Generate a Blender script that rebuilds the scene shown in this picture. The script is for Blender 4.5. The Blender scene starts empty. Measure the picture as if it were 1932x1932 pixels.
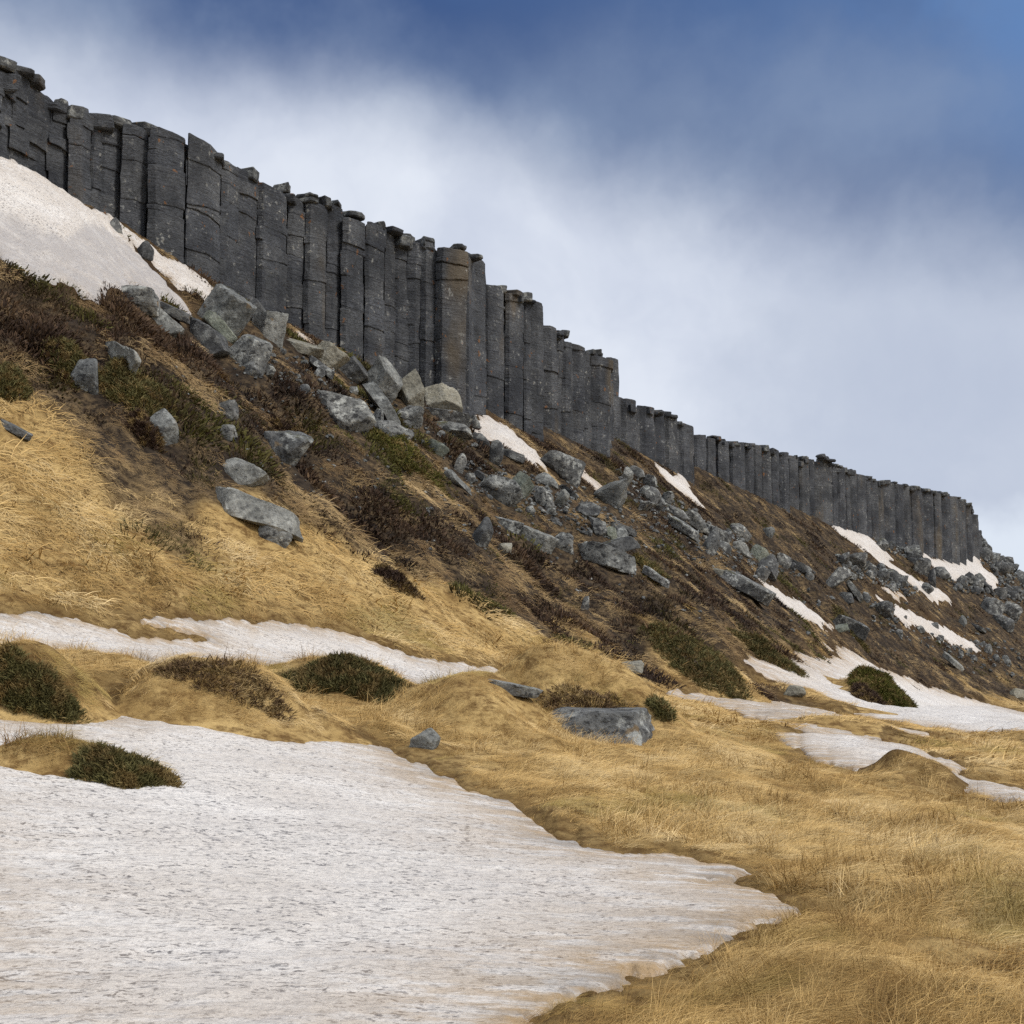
import bpy, bmesh, math, random
import numpy as np
from mathutils import Vector, Matrix

random.seed(7)
RNG = np.random.default_rng(7)
SC = bpy.context.scene
COL = SC.collection

# ----------------------------------------------------------------------------- camera
F, CX, CY, PITCH = 2700.0, 966.0, 966.0, math.radians(6.0)   # photograph measured on a 1932 px square
cam_data = bpy.data.cameras.new('camera')
cam = bpy.data.objects.new('camera', cam_data); COL.objects.link(cam)
cam_data.sensor_width = 36.0
cam_data.lens = 36.0 * F / 1932.0
cam_data.clip_start = 0.1; cam_data.clip_end = 6000
cam.location = (0, 0, 0)
cam.rotation_euler = (math.radians(90) + PITCH, 0, 0)
SC.camera = cam

def ray(px, py):
    """direction of the view through a point of the photograph, scaled to one metre of depth"""
    px = np.asarray(px, float); py = np.asarray(py, float)
    a = (px - CX) / F; v = -(py - CY) / F
    y = math.cos(PITCH) - v * math.sin(PITCH); z = math.sin(PITCH) + v * math.cos(PITCH)
    return a / y, z / y

# ----------------------------------------------------------------------------- sky and sun
SUN_DIR = Vector((0.74, -0.34, 0.90)).normalized()
def nd(nt, kind, **kw):
    n = nt.nodes.new(kind)
    for k, v in kw.items():
        if k.startswith('i_'):
            key = k[2:]
            key = int(key) if key.isdigit() else key.replace('_', ' ')
            n.inputs[key].default_value = v
        else:
            setattr(n, k, v)
    return n
def lk(nt, a, b): nt.links.new(a, b)
def math_n(nt, op, a, b=None, c=None, clamp=False):
    n = nt.nodes.new('ShaderNodeMath'); n.operation = op; n.use_clamp = clamp
    for i, v in enumerate((a, b, c)):
        if v is None: continue
        if isinstance(v, (int, float)): n.inputs[i].default_value = v
        else: nt.links.new(v, n.inputs[i])
    return n.outputs[0]
def mix_n(nt, fac, a, b, blend='MIX'):
    n = nt.nodes.new('ShaderNodeMix'); n.data_type = 'RGBA'; n.blend_type = blend
    for s, v in ((0, fac), (6, a), (7, b)):
        if isinstance(v, (int, float)): n.inputs[s].default_value = v
        elif isinstance(v, (tuple, list)): n.inputs[s].default_value = (v[0], v[1], v[2], 1)
        else: nt.links.new(v, n.inputs[s])
    return n.outputs[2]
def maprange(nt, v, a, b, c=0.0, d=1.0, smooth=True):
    n = nt.nodes.new('ShaderNodeMapRange')
    n.interpolation_type = 'SMOOTHSTEP' if smooth else 'LINEAR'
    nt.links.new(v, n.inputs[0])
    for i, x in enumerate((a, b, c, d)): n.inputs[1 + i].default_value = x
    return n.outputs[0]
def noise_n(nt, vec, scale, detail=4, rough=0.55, dist=0.0, dims='3D'):
    n = nt.nodes.new('ShaderNodeTexNoise'); n.noise_dimensions = dims
    n.inputs['Scale'].default_value = scale; n.inputs['Detail'].default_value = detail
    n.inputs['Roughness'].default_value = rough; n.inputs['Distortion'].default_value = dist
    if vec is not None: nt.links.new(vec, n.inputs['Vector'])
    return n.outputs['Fac'], n.outputs['Color']

world = bpy.data.worlds.new('World'); SC.world = world; world.use_nodes = True
nt = world.node_tree
for n in list(nt.nodes): nt.nodes.remove(n)
out = nd(nt, 'ShaderNodeOutputWorld'); bg = nd(nt, 'ShaderNodeBackground'); bg.inputs['Strength'].default_value = 0.1
lk(nt, bg.outputs[0], out.inputs[0])
sky = nd(nt, 'ShaderNodeTexSky'); sky.sky_type = 'NISHITA'; sky.sun_disc = False
sky.sun_elevation = math.asin(SUN_DIR.z); sky.sun_rotation = math.atan2(SUN_DIR.x, SUN_DIR.y)
sky.air_density = 1.0; sky.dust_density = 0.4; sky.ozone_density = 2.0
tc = nd(nt, 'ShaderNodeTexCoord'); D = tc.outputs['Generated']
def vdir(px, py):
    x, z = ray(px, py); return Vector((float(x), 1.0, float(z))).normalized()
def dotv(vec, v):
    n = nt.nodes.new('ShaderNodeVectorMath'); n.operation = 'DOT_PRODUCT'
    nt.links.new(vec, n.inputs[0]); n.inputs[1].default_value = tuple(v)
    return n.outputs['Value']
# gently warped direction, so cloud edges billow
_, wc = noise_n(nt, D, 4.4, 6, 0.58)
sub = nd(nt, 'ShaderNodeVectorMath', operation='SUBTRACT'); lk(nt, wc, sub.inputs[0]); sub.inputs[1].default_value = (.5, .5, .5)
mul = nd(nt, 'ShaderNodeVectorMath', operation='MULTIPLY'); lk(nt, sub.outputs[0], mul.inputs[0]); mul.inputs[1].default_value = (.12, .12, .12)
add = nd(nt, 'ShaderNodeVectorMath', operation='ADD'); lk(nt, D, add.inputs[0]); lk(nt, mul.outputs[0], add.inputs[1])
W = add.outputs[0]
nA = vdir(0, 85).cross(vdir(1932, 485)).normalized()
if nA.z < 0: nA = -nA
upper = dotv(W, nA)                                   # > 0 above the diagonal edge of the white cloud bank
dark_mask = maprange(nt, upper, -0.05, 0.05)
nB = vdir(960, -60).cross(vdir(1932, 330)).normalized()
if nB.z < 0: nB = -nB
blue_mask = maprange(nt, dotv(W, nB), -0.05, 0.09)
far_up = maprange(nt, dotv(D, vdir(1100, 500)), 0.80, 0.92)     # 1 round the view, 0 in the rest of the sky
brk, _ = noise_n(nt, D, 2.2, 2, 0.55)
cover = maprange(nt, brk, 0.36, 0.56)
det, _ = noise_n(nt, W, 5.0, 5, 0.58)
white = mix_n(nt, maprange(nt, det, 0.3, 0.7), (4.2, 4.6, 5.5), (5.5, 5.85, 6.5))
# grey belly of the cloud low on the right, brighter strip near the horizon
belly = maprange(nt, dotv(W, vdir(2050, 900)), 0.955, 0.998)
white = mix_n(nt, math_n(nt, 'MULTIPLY', belly, 0.6), white, (3.05, 3.5, 4.45))
sep = nd(nt, 'ShaderNodeSeparateXYZ'); lk(nt, W, sep.inputs[0])
strip = maprange(nt, sep.outputs['Z'], 0.082, 0.104, 1.0, 0.0)
white = mix_n(nt, math_n(nt, 'MULTIPLY', strip, 0.9), white, (5.3, 5.8, 6.5))
slate = mix_n(nt, maprange(nt, det, 0.3, 0.7), (.95, 1.38, 2.45), (1.6, 2.12, 3.2))
sep0 = nd(nt, 'ShaderNodeSeparateXYZ'); lk(nt, W, sep0.inputs[0])
core = math_n(nt, 'MULTIPLY', math_n(nt, 'MULTIPLY', maprange(nt, sep0.outputs['Z'], .350, .445), maprange(nt, dotv(W, vdir(1120, 0)), 0.955, 0.995)), 0.92)      # deepest part of the storm cloud
slate = mix_n(nt, core, slate, (.32, .68, 1.75))
cloud = mix_n(nt, dark_mask, white, slate)
bluesky = mix_n(nt, 0.75, sky.outputs['Color'], (.75, 1.6, 3.5))
thin = math_n(nt, 'MULTIPLY', blue_mask, maprange(nt, det, 0.3, 0.7, 0.95, 0.35))
incam = mix_n(nt, thin, cloud, bluesky)
rest = mix_n(nt, cover, sky.outputs['Color'], mix_n(nt, det, (4.9, 5.1, 5.6), (7.6, 7.7, 7.9)))
lk(nt, mix_n(nt, far_up, rest, incam), bg.inputs['Color'])
world.cycles.sampling_method = 'MANUAL'; world.cycles.sample_map_resolution = 256

sun_data = bpy.data.lights.new('sun', 'SUN'); sun = bpy.data.objects.new('sun', sun_data); COL.objects.link(sun)
sun_data.energy = 1.5; sun_data.angle = math.radians(14); sun_data.color = (1.0, 0.95, 0.87)
sun.rotation_euler = SUN_DIR.to_track_quat('Z', 'Y').to_euler()

SC.view_settings.view_transform = 'Standard'; SC.view_settings.look = 'None'
SC.view_settings.exposure = 0.5; SC.view_settings.gamma = 1.0; SC.view_settings.use_curve_mapping = False
SC.cycles.use_denoising = False; SC.cycles.use_adaptive_sampling = True; SC.cycles.adaptive_threshold = 0.015
SC.cycles.max_bounces = 2; SC.cycles.diffuse_bounces = 1; SC.cycles.glossy_bounces = 1; SC.cycles.transmission_bounces = 2; SC.cycles.transparent_max_bounces = 4
SC.cycles.caustics_reflective = False; SC.cycles.caustics_refractive = False

# ----------------------------------------------------------------------------- numeric helpers
def _hash(ix, iy, iz, seed):
    with np.errstate(over='ignore'):
        h = (ix.astype(np.uint32) * np.uint32(374761393) + iy.astype(np.uint32) * np.uint32(668265263)
             + iz.astype(np.uint32) * np.uint32(2147483647) + np.uint32((seed * 1274126177) & 0xffffffff))
        h ^= h >> np.uint32(13); h *= np.uint32(1274126177); h ^= h >> np.uint32(16)
        h *= np.uint32(2246822519); h ^= h >> np.uint32(15)
    return h
def noise3(x, y, z, seed=0):
    """gradient noise, about -1..1"""
    x = np.asarray(x, float); y = np.asarray(y, float) + 0 * x; z = np.asarray(z, float) + 0 * x
    ix = np.floor(x).astype(np.int64); iy = np.floor(y).astype(np.int64); iz = np.floor(z).astype(np.int64)
    fx, fy, fz = x - ix, y - iy, z - iz
    u, v, w = (t * t * t * (t * (t * 6 - 15) + 10) for t in (fx, fy, fz))
    r = 0.0
    for dx in (0, 1):
        for dy in (0, 1):
            for dz in (0, 1):
                h = _hash(ix + dx, iy + dy, iz + dz, seed)
                gx = (h & 1023).astype(float) / 511.5 - 1; gy = ((h >> np.uint32(10)) & 1023).astype(float) / 511.5 - 1
                gz = ((h >> np.uint32(20)) & 1023).astype(float) / 511.5 - 1
                d = gx * (fx - dx) + gy * (fy - dy) + gz * (fz - dz)
                r = r + d * (u if dx else 1 - u) * (v if dy else 1 - v) * (w if dz else 1 - w)
    return r * 1.6
def noise2(x, y, seed=0): return noise3(x, y, np.zeros_like(np.asarray(x, float)) + 0.37, seed)
def fbm2(x, y, seed=0, oct=4, gain=0.5):
    r = 0; a = 1.0
    for o in range(oct):
        r = r + a * noise2(np.asarray(x) * 2.03 ** o, np.asarray(y) * 2.03 ** o, seed + o); a *= gain
    return r
def sstep(a, b, x):
    t = np.clip((np.asarray(x, float) - a) / (b - a), 0, 1); return t * t * (3 - 2 * t)

# ----------------------------------------------------------------------------- the lie of the land
# foot line of the columns: photograph x, depth in metres, height of foot, height of the plateau behind
LINE = [(-700, 33.5, 14.0, 16.8), (0, 40.4, 14.4, 16.9), (110, 43.1, 14.4, 16.5), (200, 44.4, 14.1, 16.3), (357, 46.2, 12.9, 16.3), (490, 50.3, 12.6, 16.2),
        (550, 52.0, 12.4, 16.2), (655, 54.0, 11.8, 16.2), (765, 57.2, 11.0, 16.2), (885, 58.6, 10.0, 16.2),
        (916, 62.6, 11.2, 16.2), (1018, 66.7, 10.4, 16.2), (1026, 70.8, 11.8, 16.1), (1146, 77.6, 11.2, 16.0),
        (1160, 84.0, 13.3, 15.3), (1304, 98.0, 12.5, 15.4), (1316, 100.0, 13.8, 15.4), (1482, 112.0, 12.1, 15.6),
        (1492, 114.5, 12.7, 15.7), (1575, 121.0, 11.6, 16.1), (1720, 136.0, 10.7, 16.1), (1808, 147.0, 10.1, 16.0), (1846, 156.0, 11.6, 14.6),
        (1868, 164.0, 12.0, 12.6), (1900, 180.0, 11.7, 12.1), (2050, 230.0, 9.0, 9.5), (2600, 420.0, 0.0, 0.0)]
LP = np.array([((p - CX) / F * Y / math.cos(PITCH) * 0.9955, Y) for p, Y, _, _ in LINE])
LZB = np.array([l[2] for l in LINE]); LZT = np.array([l[3] for l in LINE])
UX, UY = 0.5, 0.866

def line_info(x, y):
    """signed distance from the foot line (positive downhill), foot and plateau heights at the nearest spot"""
    x = np.asarray(x, float); y = np.asarray(y, float)
    best = np.full(x.shape, 1e9); sgn = np.ones(x.shape); zb = np.zeros(x.shape); zt = np.zeros(x.shape)
    for i in range(len(LP) - 1):
        a, b = LP[i], LP[i + 1]; d = b - a; L2 = d @ d
        t = np.clip(((x - a[0]) * d[0] + (y - a[1]) * d[1]) / L2, 0, 1)
        qx = a[0] + t * d[0] - x; qy = a[1] + t * d[1] - y
        dist = np.hypot(qx, qy)
        m = dist < best - 1e-9
        cr = d[0] * (y - a[1]) - d[1] * (x - a[0])
        best = np.where(m, dist, best); sgn = np.where(m, np.where(cr < 0, 1.0, -1.0), sgn)
        zb = np.where(m, LZB[i] + t * (LZB[i + 1] - LZB[i]), zb); zt = np.where(m, LZT[i] + t * (LZT[i + 1] - LZT[i]), zt)
    return best * sgn, zb, zt
G_S = np.array([0, .12, .24, .47, .7, .88, 1.0]); G_V = np.array([1, .865, .735, .475, .215, .065, 0.0])
def h0(x, y, wall=True):
    x = np.asarray(x, float); y = np.asarray(y, float)
    s, zb, zt = line_info(x, y)
    u = x * UX + y * UY
    b17 = np.interp(u, [-60, 0, 12, 28, 45, 82, 150, 300, 900], [1.8, 1.3, .75, -.55, -1.5, -2.6, -4.0, -7, -20])
    plain = np.interp(u, [-60, 0, 27, 82, 150, 300, 900], [-1.5, -1.68, -2.0, -3.3, -5, -8, -22])
    g = np.interp(np.clip(s / 17.0, 0, 1), G_S, G_V)
    slope = b17 + (zb - b17) * g
    t = np.clip((s - 17) / 15.0, 0, 1); k = t * (2 - t)
    low = b17 + (plain - b17) * (0.75 * k + 0.25 * sstep(0, 1, t))
    z = np.where(s > 17, low, slope)
    z = np.where(s > 32, z - 0.012 * (s - 32), z)
    if not wall: return np.where(s < 0, zb - .25 * s, z)
    top = zt - 0.03 * np.clip(-s - 2, 0, 300)
    return np.where(s < 0, zb + (top - zb) * sstep(-0.80, -1.25, s), z)

GT = np.radians(np.linspace(-27, 27, 480)); GR = np.geomspace(2.5, 300, 640)
def polar_table(hf):
    R_, T_ = np.meshgrid(GR, GT, indexing='ij')
    return hf((R_ * np.sin(T_)).ravel(), (R_ * np.cos(T_)).ravel()).reshape(R_.shape)
def h_open(x, y): return h0(x, y, wall=False)
TAB0 = polar_table(h_open)
def cast(px, py, tab=None):
    """where the line of sight through (px, py) meets the ground"""
    tab = TAB0 if tab is None else tab
    px = np.atleast_1d(np.asarray(px, float)); py = np.atleast_1d(np.asarray(py, float))
    a, b = ray(px, py); th = np.arctan(a); k = b * np.cos(th)          # slope of the sight line per metre of plan distance
    f = np.clip((th - GT[0]) / (GT[1] - GT[0]), 0, len(GT) - 1.001); i = f.astype(int); f = f - i
    H = tab[:, i] * (1 - f) + tab[:, i + 1] * f
    D_ = H - GR[:, None] * k[None, :]
    up = D_ > 0; hit = up.any(0); j = np.where(hit, up.argmax(0), len(GR) - 1); j = np.maximum(j, 1)
    n = np.arange(len(px)); d0, d1 = D_[j - 1, n], D_[j, n]
    w = np.where(hit, np.clip(d0 / np.where(np.abs(d0 - d1) < 1e-9, 1, d0 - d1), 0, 1), 1)
    r = GR[j - 1] + (GR[j] - GR[j - 1]) * w
    return np.stack([r * np.sin(th), r * np.cos(th), r * k], 1), hit

# ----------------------------------------------------------------------------- snow outlines (read off the photograph, laid on the ground)
SNOW = [
 ('main', [(-260,1355),(0,1357),(150,1350),(235,1318),(330,1340),(520,1375),(680,1400),(722,1412),(790,1445),(870,1490),(950,1512),(1000,1542),(1090,1598),(1160,1612),(1255,1612),(1380,1640),(1330,1662),(1440,1690),(1500,1722),(1420,1740),(1330,1792),(1180,1832),(1080,1880),(985,1932),(930,2060),(-260,2060)], .06, 1.1,
  'large speckled snowfield spread across the lower part of the photo'),
 ('band', [(-160,1150),(0,1155),(120,1166),(200,1186),(290,1197),(385,1203),(330,1190),(243,1176),(236,1160),(300,1157),(460,1170),(560,1182),(604,1190),(700,1210),(760,1230),(900,1258),(1000,1272),(1115,1296),(1010,1308),(850,1316),(800,1307),(740,1290),(600,1258),(530,1252),(440,1250),(360,1250),(260,1252),(180,1238),(120,1224),(0,1212),(-160,1205)], .12, 0.5,
  'long band of dirty snow along the foot of the golden grass slope'),
 ('sliver', [(635,1293),(720,1298),(815,1322),(760,1338),(690,1326)], .08, 0.3, 'small patch of snow just below the dark green shrub mound'),
 ('strip', [(1200,1300),(1308,1292),(1400,1304),(1500,1325),(1600,1356),(1760,1386),(1650,1394),(1540,1386),(1420,1358),(1320,1326)], .13, 0.9, 'thin melting strip of tan stained snow in the flat golden grass'),
 ('tongue', [(1460,1382),(1580,1386),(1700,1408),(1810,1447),(1750,1470),(1650,1462),(1550,1436),(1480,1404)], .14, 0.6, 'melting snow tongue behind the small pointed grass mound'),
 ('brook', [(1765,1450),(1850,1475),(1970,1500),(1970,1520),(1850,1502),(1785,1478)], .12, 0.3, 'narrow grey frozen brook running off beside the pointed grass mound'),
 ('right', [(1380,1236),(1440,1244),(1512,1250),(1512,1236),(1582,1238),(1535,1213),(1600,1226),(1640,1250),(1700,1275),(1800,1310),(1932,1345),(2100,1385),(2100,1420),(1932,1392),(1880,1390),(1820,1380),(1720,1366),(1600,1347),(1560,1322),(1450,1288),(1400,1258)], .14, 0.6,
  'broad snowfield around the domed green bush below the far slope'),
 ('topleft', [(-160,290),(0,311),(40,318),(60,328),(135,361),(200,405),(225,432),(262,480),(300,525),(345,570),(355,582),(320,570),(270,548),(222,556),(212,577),(185,575),(110,545),(50,515),(0,478),(-160,400)], .30, 1.0,
  'big white snowbank against the tallest cliff section with a dirty lower edge'),
 ('ledge', [(206,407),(250,442),(340,502),(405,548),(395,562),(355,538),(300,492),(250,448)], .22, 0.6, 'narrow white snow strip hugging the foot of the columns beside the snowbank'),
 ('wedge', [(457,560),(478,574),(462,578)], .12, 0.3, 'tiny white snow wedge behind the largest faceted boulder'),
 ('scrap', [(560,622),(600,636),(585,640),(562,634)], .10, 0.3, 'small scrap of snow lying on the long pale slab below the columns'),
 ('gully', [(917,792),(935,797),(960,812),(985,836),(1012,866),(990,863),(955,842),(930,826),(917,818)], .22, 0.5, 'white snow patch in the notch below the stepped column buttress'),
 ('chute', [(1076,872),(1100,885),(1132,914),(1120,917),(1095,897)], .18, 0.5, 'pale snow streak between two boulders under the leaning end column'),
 ('fork', [(1239,880),(1262,895),(1279,909),(1286,906),(1272,888),(1280,888),(1296,915),(1312,942),(1290,931),(1262,906)], .22, 0.5, 'forked snow patch below the low far columns'),
 ('sweep', [(1574,967),(1600,981),(1638,1014),(1676,1047),(1664,1051),(1682,1066),(1715,1088),(1740,1100),(1782,1123),(1768,1123),(1735,1108),(1700,1082),(1660,1060),(1620,1030),(1590,1008),(1574,996)], .3, 0.7, 'long white snow streak sweeping down from the far columns'),
 ('corner', [(1737,1043),(1760,1058),(1800,1069),(1814,1062),(1815,1043),(1822,1043),(1850,1068),(1880,1090),(1870,1104),(1855,1094),(1820,1089),(1790,1086),(1765,1072)], .3, 0.7, 'bright snow patch wrapped round the last columns of the cliff'),
 ('streak', [(1671,1139),(1700,1148),(1760,1175),(1800,1195),(1855,1226),(1840,1227),(1790,1207),(1740,1180),(1690,1160)], .2, 0.6, 'straight thin white snow streak across the far slope'),
 ('slash', [(1445,1112),(1480,1124),(1520,1149),(1547,1166),(1520,1167),(1490,1149),(1465,1131)], .18, 0.5, 'short white snow streak beside the low broken slab on the slope'),
 ('chip', [(1546,1165),(1576,1183),(1560,1182)], .12, 0.3, 'tiny snow chip at the lower end of the short streak'),
 ('dash', [(1666,1110),(1690,1115),(1702,1123),(1685,1123)], .14, 0.4, 'small snow dash below the long snow streak of the far columns'),
]
def densify(poly, step):
    o = []
    for i in range(len(poly)):
        a = np.array(poly[i], float); b = np.array(poly[(i + 1) % len(poly)], float)
        n = max(1, int(np.linalg.norm(b - a) / step))
        for k in range(n): o.append(a + (b - a) * k / n)
    return np.array(o)
def poly_sd(P, x, y):
    """signed distance to a plan outline, positive inside"""
    n = len(P); best = np.full(x.shape, 1e18); ins = np.zeros(x.shape, bool)
    for i in range(n):
        a = P[i]; b = P[(i + 1) % n]; d = b - a; L2 = d @ d + 1e-12
        t = np.clip(((x - a[0]) * d[0] + (y - a[1]) * d[1]) / L2, 0, 1)
        best = np.minimum(best, (a[0] + t * d[0] - x) ** 2 + (a[1] + t * d[1] - y) ** 2)
        c = ((a[1] > y) != (b[1] > y))
        with np.errstate(divide='ignore', invalid='ignore'):
            ins ^= c & (x < d[0] * (y - a[1]) / (d[1] if d[1] else 1e-12) + a[0])
    return np.where(ins, 1, -1) * np.sqrt(best)
snow_plan = []
for name, poly, T, w, lab in SNOW:
    q = densify(poly, 22); pts, hit = cast(q[:, 0], q[:, 1])
    pts = pts[hit]; snow_plan.append(pts[:, :2])
def snow_sd(i, x, y, pad=3.0):
    P = snow_plan[i]; r = np.full(x.shape, -pad)
    m = (x > P[:, 0].min() - pad) & (x < P[:, 0].max() + pad) & (y > P[:, 1].min() - pad) & (y < P[:, 1].max() + pad)
    if m.any():
        xx, yy = x[m], y[m]
        rr = np.hypot(xx, yy)
        sd = poly_sd(P, xx, yy)
        k = np.clip(rr / 14, .8, 3)
        sd = sd + k * (0.15 * fbm2(xx / (.9 * k), yy / (.9 * k), 40 + i, 4) + 0.10 * noise2(xx / (.20 * k), yy / (.20 * k), 60 + i) + .07 * noise2(xx / (.07 * k), yy / (.11 * k), 61 + i))
        if SNOW[i][0] in ('sweep', 'corner', 'streak', 'slash', 'fork', 'gully', 'chute', 'dash', 'ledge'): sd = sd + .012 * rr ** .72
        r[m] = np.maximum(sd, -pad)
    return r
def snow_all(x, y, pad=3.0):
    r = np.full(x.shape, -pad)
    for i in range(len(SNOW)): r = np.maximum(r, snow_sd(i, x, y, pad))
    return r

# ----------------------------------------------------------------------------- hummocks
# photograph x, y of the foot, half width in px, height in metres, depth in metres
MOUND_SRC = [(20, 1343, 140, .62, .9), (150, 1290, 170, .30, 1.3), (400, 1366, 195, .74, 1.1), (560, 1385, 130, .34, .6), (660, 1308, 150, .50, 1.1), (905, 1388, 150, .74, 1.7), (1090, 1376, 200, 1.12, 1.8),
             (130, 1470, 220, .30, .55), (255, 1478, 80, .22, .5), (1663, 1328, 62, 1.0, 1.8), (1632, 1322, 34, .5, 1.0), (1735, 1478, 70, .46, .9), (1300, 1288, 150, 1.0, 3.0), (1950, 1400, 50, .25, 1.2),
             (1560, 1340, 120, .28, 1.5), (1620, 1385, 120, .3, 1.3), (1640, 1860, 260, .14, 1.0), (1850, 1720, 160, .14, 1.0), (700, 1392, 60, .2, .5), (1290, 1420, 140, .2, 1.2)]
_q = np.array(MOUND_SRC, float); _p, _ = cast(_q[:, 0], _q[:, 1])
MOUNDS = [(p[0], p[1] + m[4] * 0.55, m[2] / F * p[1], m[4], m[3]) for p, m in zip(_p, MOUND_SRC)]
def mounds(x, y):
    r = np.zeros_like(x)
    wx = x + .22 * noise2(x / .9, y / .9, 31); wy = y + .22 * noise2(x / .9, y / .9, 32)
    for cx, cy, rx, ry, hh in MOUNDS:
        d2 = ((wx - cx) / rx) ** 2 + ((wy - cy) / ry) ** 2
        r = r + (np.maximum(r, hh * np.exp(-1.25 * d2 ** 1.3)) - r) * 1.0
    return np.clip(r - .015, 0, None)
# lower edge of the heather: everything downhill is golden grass
_e = np.array([(-150,760),(0,812),(100,850),(180,885),(260,915),(330,950),(400,985),(560,1015),(640,1062),(720,1092),(820,1112),(950,1160),(1050,1180),(1150,1225),(1280,1275),(1400,1296),(1500,1250),(1640,1255),(1800,1310),(1932,1345)], float)
_ep, _ = cast(_e[:, 0], _e[:, 1]); _es, _, _ = line_info(_ep[:, 0], _ep[:, 1]); _eu = _ep[:, 0] * UX + _ep[:, 1] * UY
_o = np.argsort(_eu); EU, ES = _eu[_o], _es[_o]
def goldness(x, y, s=None):
    if s is None: s, _, _ = line_info(x, y)
    u = x * UX + y * UY
    e = s - np.interp(u, EU, ES)
    return sstep(-1.6, 1.2, e + 3.0 * fbm2(x / 2.9, y / 2.9, 11, 4))
def height(x, y, snowsd=None, full=True):
    x = np.asarray(x, float); y = np.asarray(y, float)
    z = h0(x, y)
    s, _, _ = line_info(x, y)
    if snowsd is None: snowsd = snow_all(x, y)
    sm = 1 - sstep(-0.35, 0.1, snowsd)
    gold = goldness(x, y, s)
    slope = sstep(0.2, 2.5, s)
    rough = (1 - gold) * slope
    # rills running downhill and hummocks
    n1 = fbm2(x / 4.2, y / 4.2, 3, 3); n2 = fbm2(x / 1.15, y / 1.15, 5, 3); n3 = np.abs(noise2(x / .55, y / .55, 9))
    z = z + sm * slope * (0.30 * n1 * (0.35 + 0.65 * rough) * sstep(9, 25, np.hypot(x, y)) + rough * (0.27 * n2 + 0.09 * n3) + (1 - rough) * (0.10 * n2 + 0.05 * n3))
    z = z + np.where(s < -0.8, 0.25 * n2, 0)
    m = mounds(x, y)
    z = z + m * (1 + 0.10 * n2) + sm * 0.02 * (m > 0)
    z = z - 0.05 * (1 - sm) * (m < .02)
    return z


# ----------------------------------------------------------------------------- materials
def new_mat(name, rough=0.9, spec=0.25):
    m = bpy.data.materials.new(name); m.use_nodes = True
    t = m.node_tree; b = t.nodes['Principled BSDF']
    b.inputs['Roughness'].default_value = rough; b.inputs['Specular IOR Level'].default_value = spec
    return m, t, b
def scaled(t, vec, sc):
    n = t.nodes.new('ShaderNodeMapping'); n.inputs['Scale'].default_value = sc
    t.links.new(vec, n.inputs['Vector']); return n.outputs[0]
def bump(t, b, h, strength, dist, prev=None):
    n = t.nodes.new('ShaderNodeBump'); n.inputs['Strength'].default_value = strength; n.inputs['Distance'].default_value = dist
    t.links.new(h, n.inputs['Height'])
    if prev is not None: t.links.new(prev, n.inputs['Normal'])
    t.links.new(n.outputs[0], b.inputs['Normal']); return n.outputs[0]
def geo_pos(t): return t.nodes.new('ShaderNodeNewGeometry').outputs['Position']

def column_material():
    m, t, b = new_mat('column_basalt', 0.88, 0.3)
    P = geo_pos(t); info = t.nodes.new('ShaderNodeObjectInfo')
    a, _ = noise_n(t, P, 0.55, 5, 0.6)
    col = mix_n(t, maprange(t, a, .3, .72), (.044, .048, .056), (.145, .152, .163))
    fine, _ = noise_n(t, scaled(t, P, (1, 1, 2.4)), 9, 6, 0.72)
    col = mix_n(t, maprange(t, fine, .35, .68), mix_n(t, 1.0, col, (.5, .5, .5), 'MULTIPLY'), col)
    lines, _ = noise_n(t, scaled(t, P, (.35, .35, 7)), 2.2, 5, .65)           # chisel marks, level across the faces
    col = mix_n(t, maprange(t, lines, .53, .63, 0, .75), col, (.03, .032, .038))
    och, _ = noise_n(t, scaled(t, P, (1, 1, .35)), .42, 3, .5)
    col = mix_n(t, maprange(t, och, .56, .72, 0, .7), col, (.125, .10, .068))
    lich, _ = noise_n(t, P, 5.5, 3, .5)
    l2, _ = noise_n(t, P, 1.1, 3, .5)
    lm = math_n(t, 'MULTIPLY', maprange(t, lich, .60, .68), maprange(t, l2, .46, .60))
    col = mix_n(t, math_n(t, 'MULTIPLY', lm, .75), col, (.30, .30, .28))
    or_, _ = noise_n(t, P, 3.1, 2, .5)
    col = mix_n(t, maprange(t, or_, .69, .73, 0, .6), col, (.24, .105, .03))
    col = mix_n(t, 1.0, col, mix_n(t, info.outputs['Random'], (.84, .85, .88), (1.12, 1.1, 1.06)), 'MULTIPLY')
    t.links.new(col, b.inputs['Base Color'])
    big, _ = noise_n(t, P, 2.2, 3, .65)
    hsum = math_n(t, 'ADD', math_n(t, 'MULTIPLY', lines, .5), math_n(t, 'ADD', math_n(t, 'MULTIPLY', big, 1.3), math_n(t, 'MULTIPLY', fine, .45)))
    bump(t, b, hsum, .9, .10)
    return m
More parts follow.
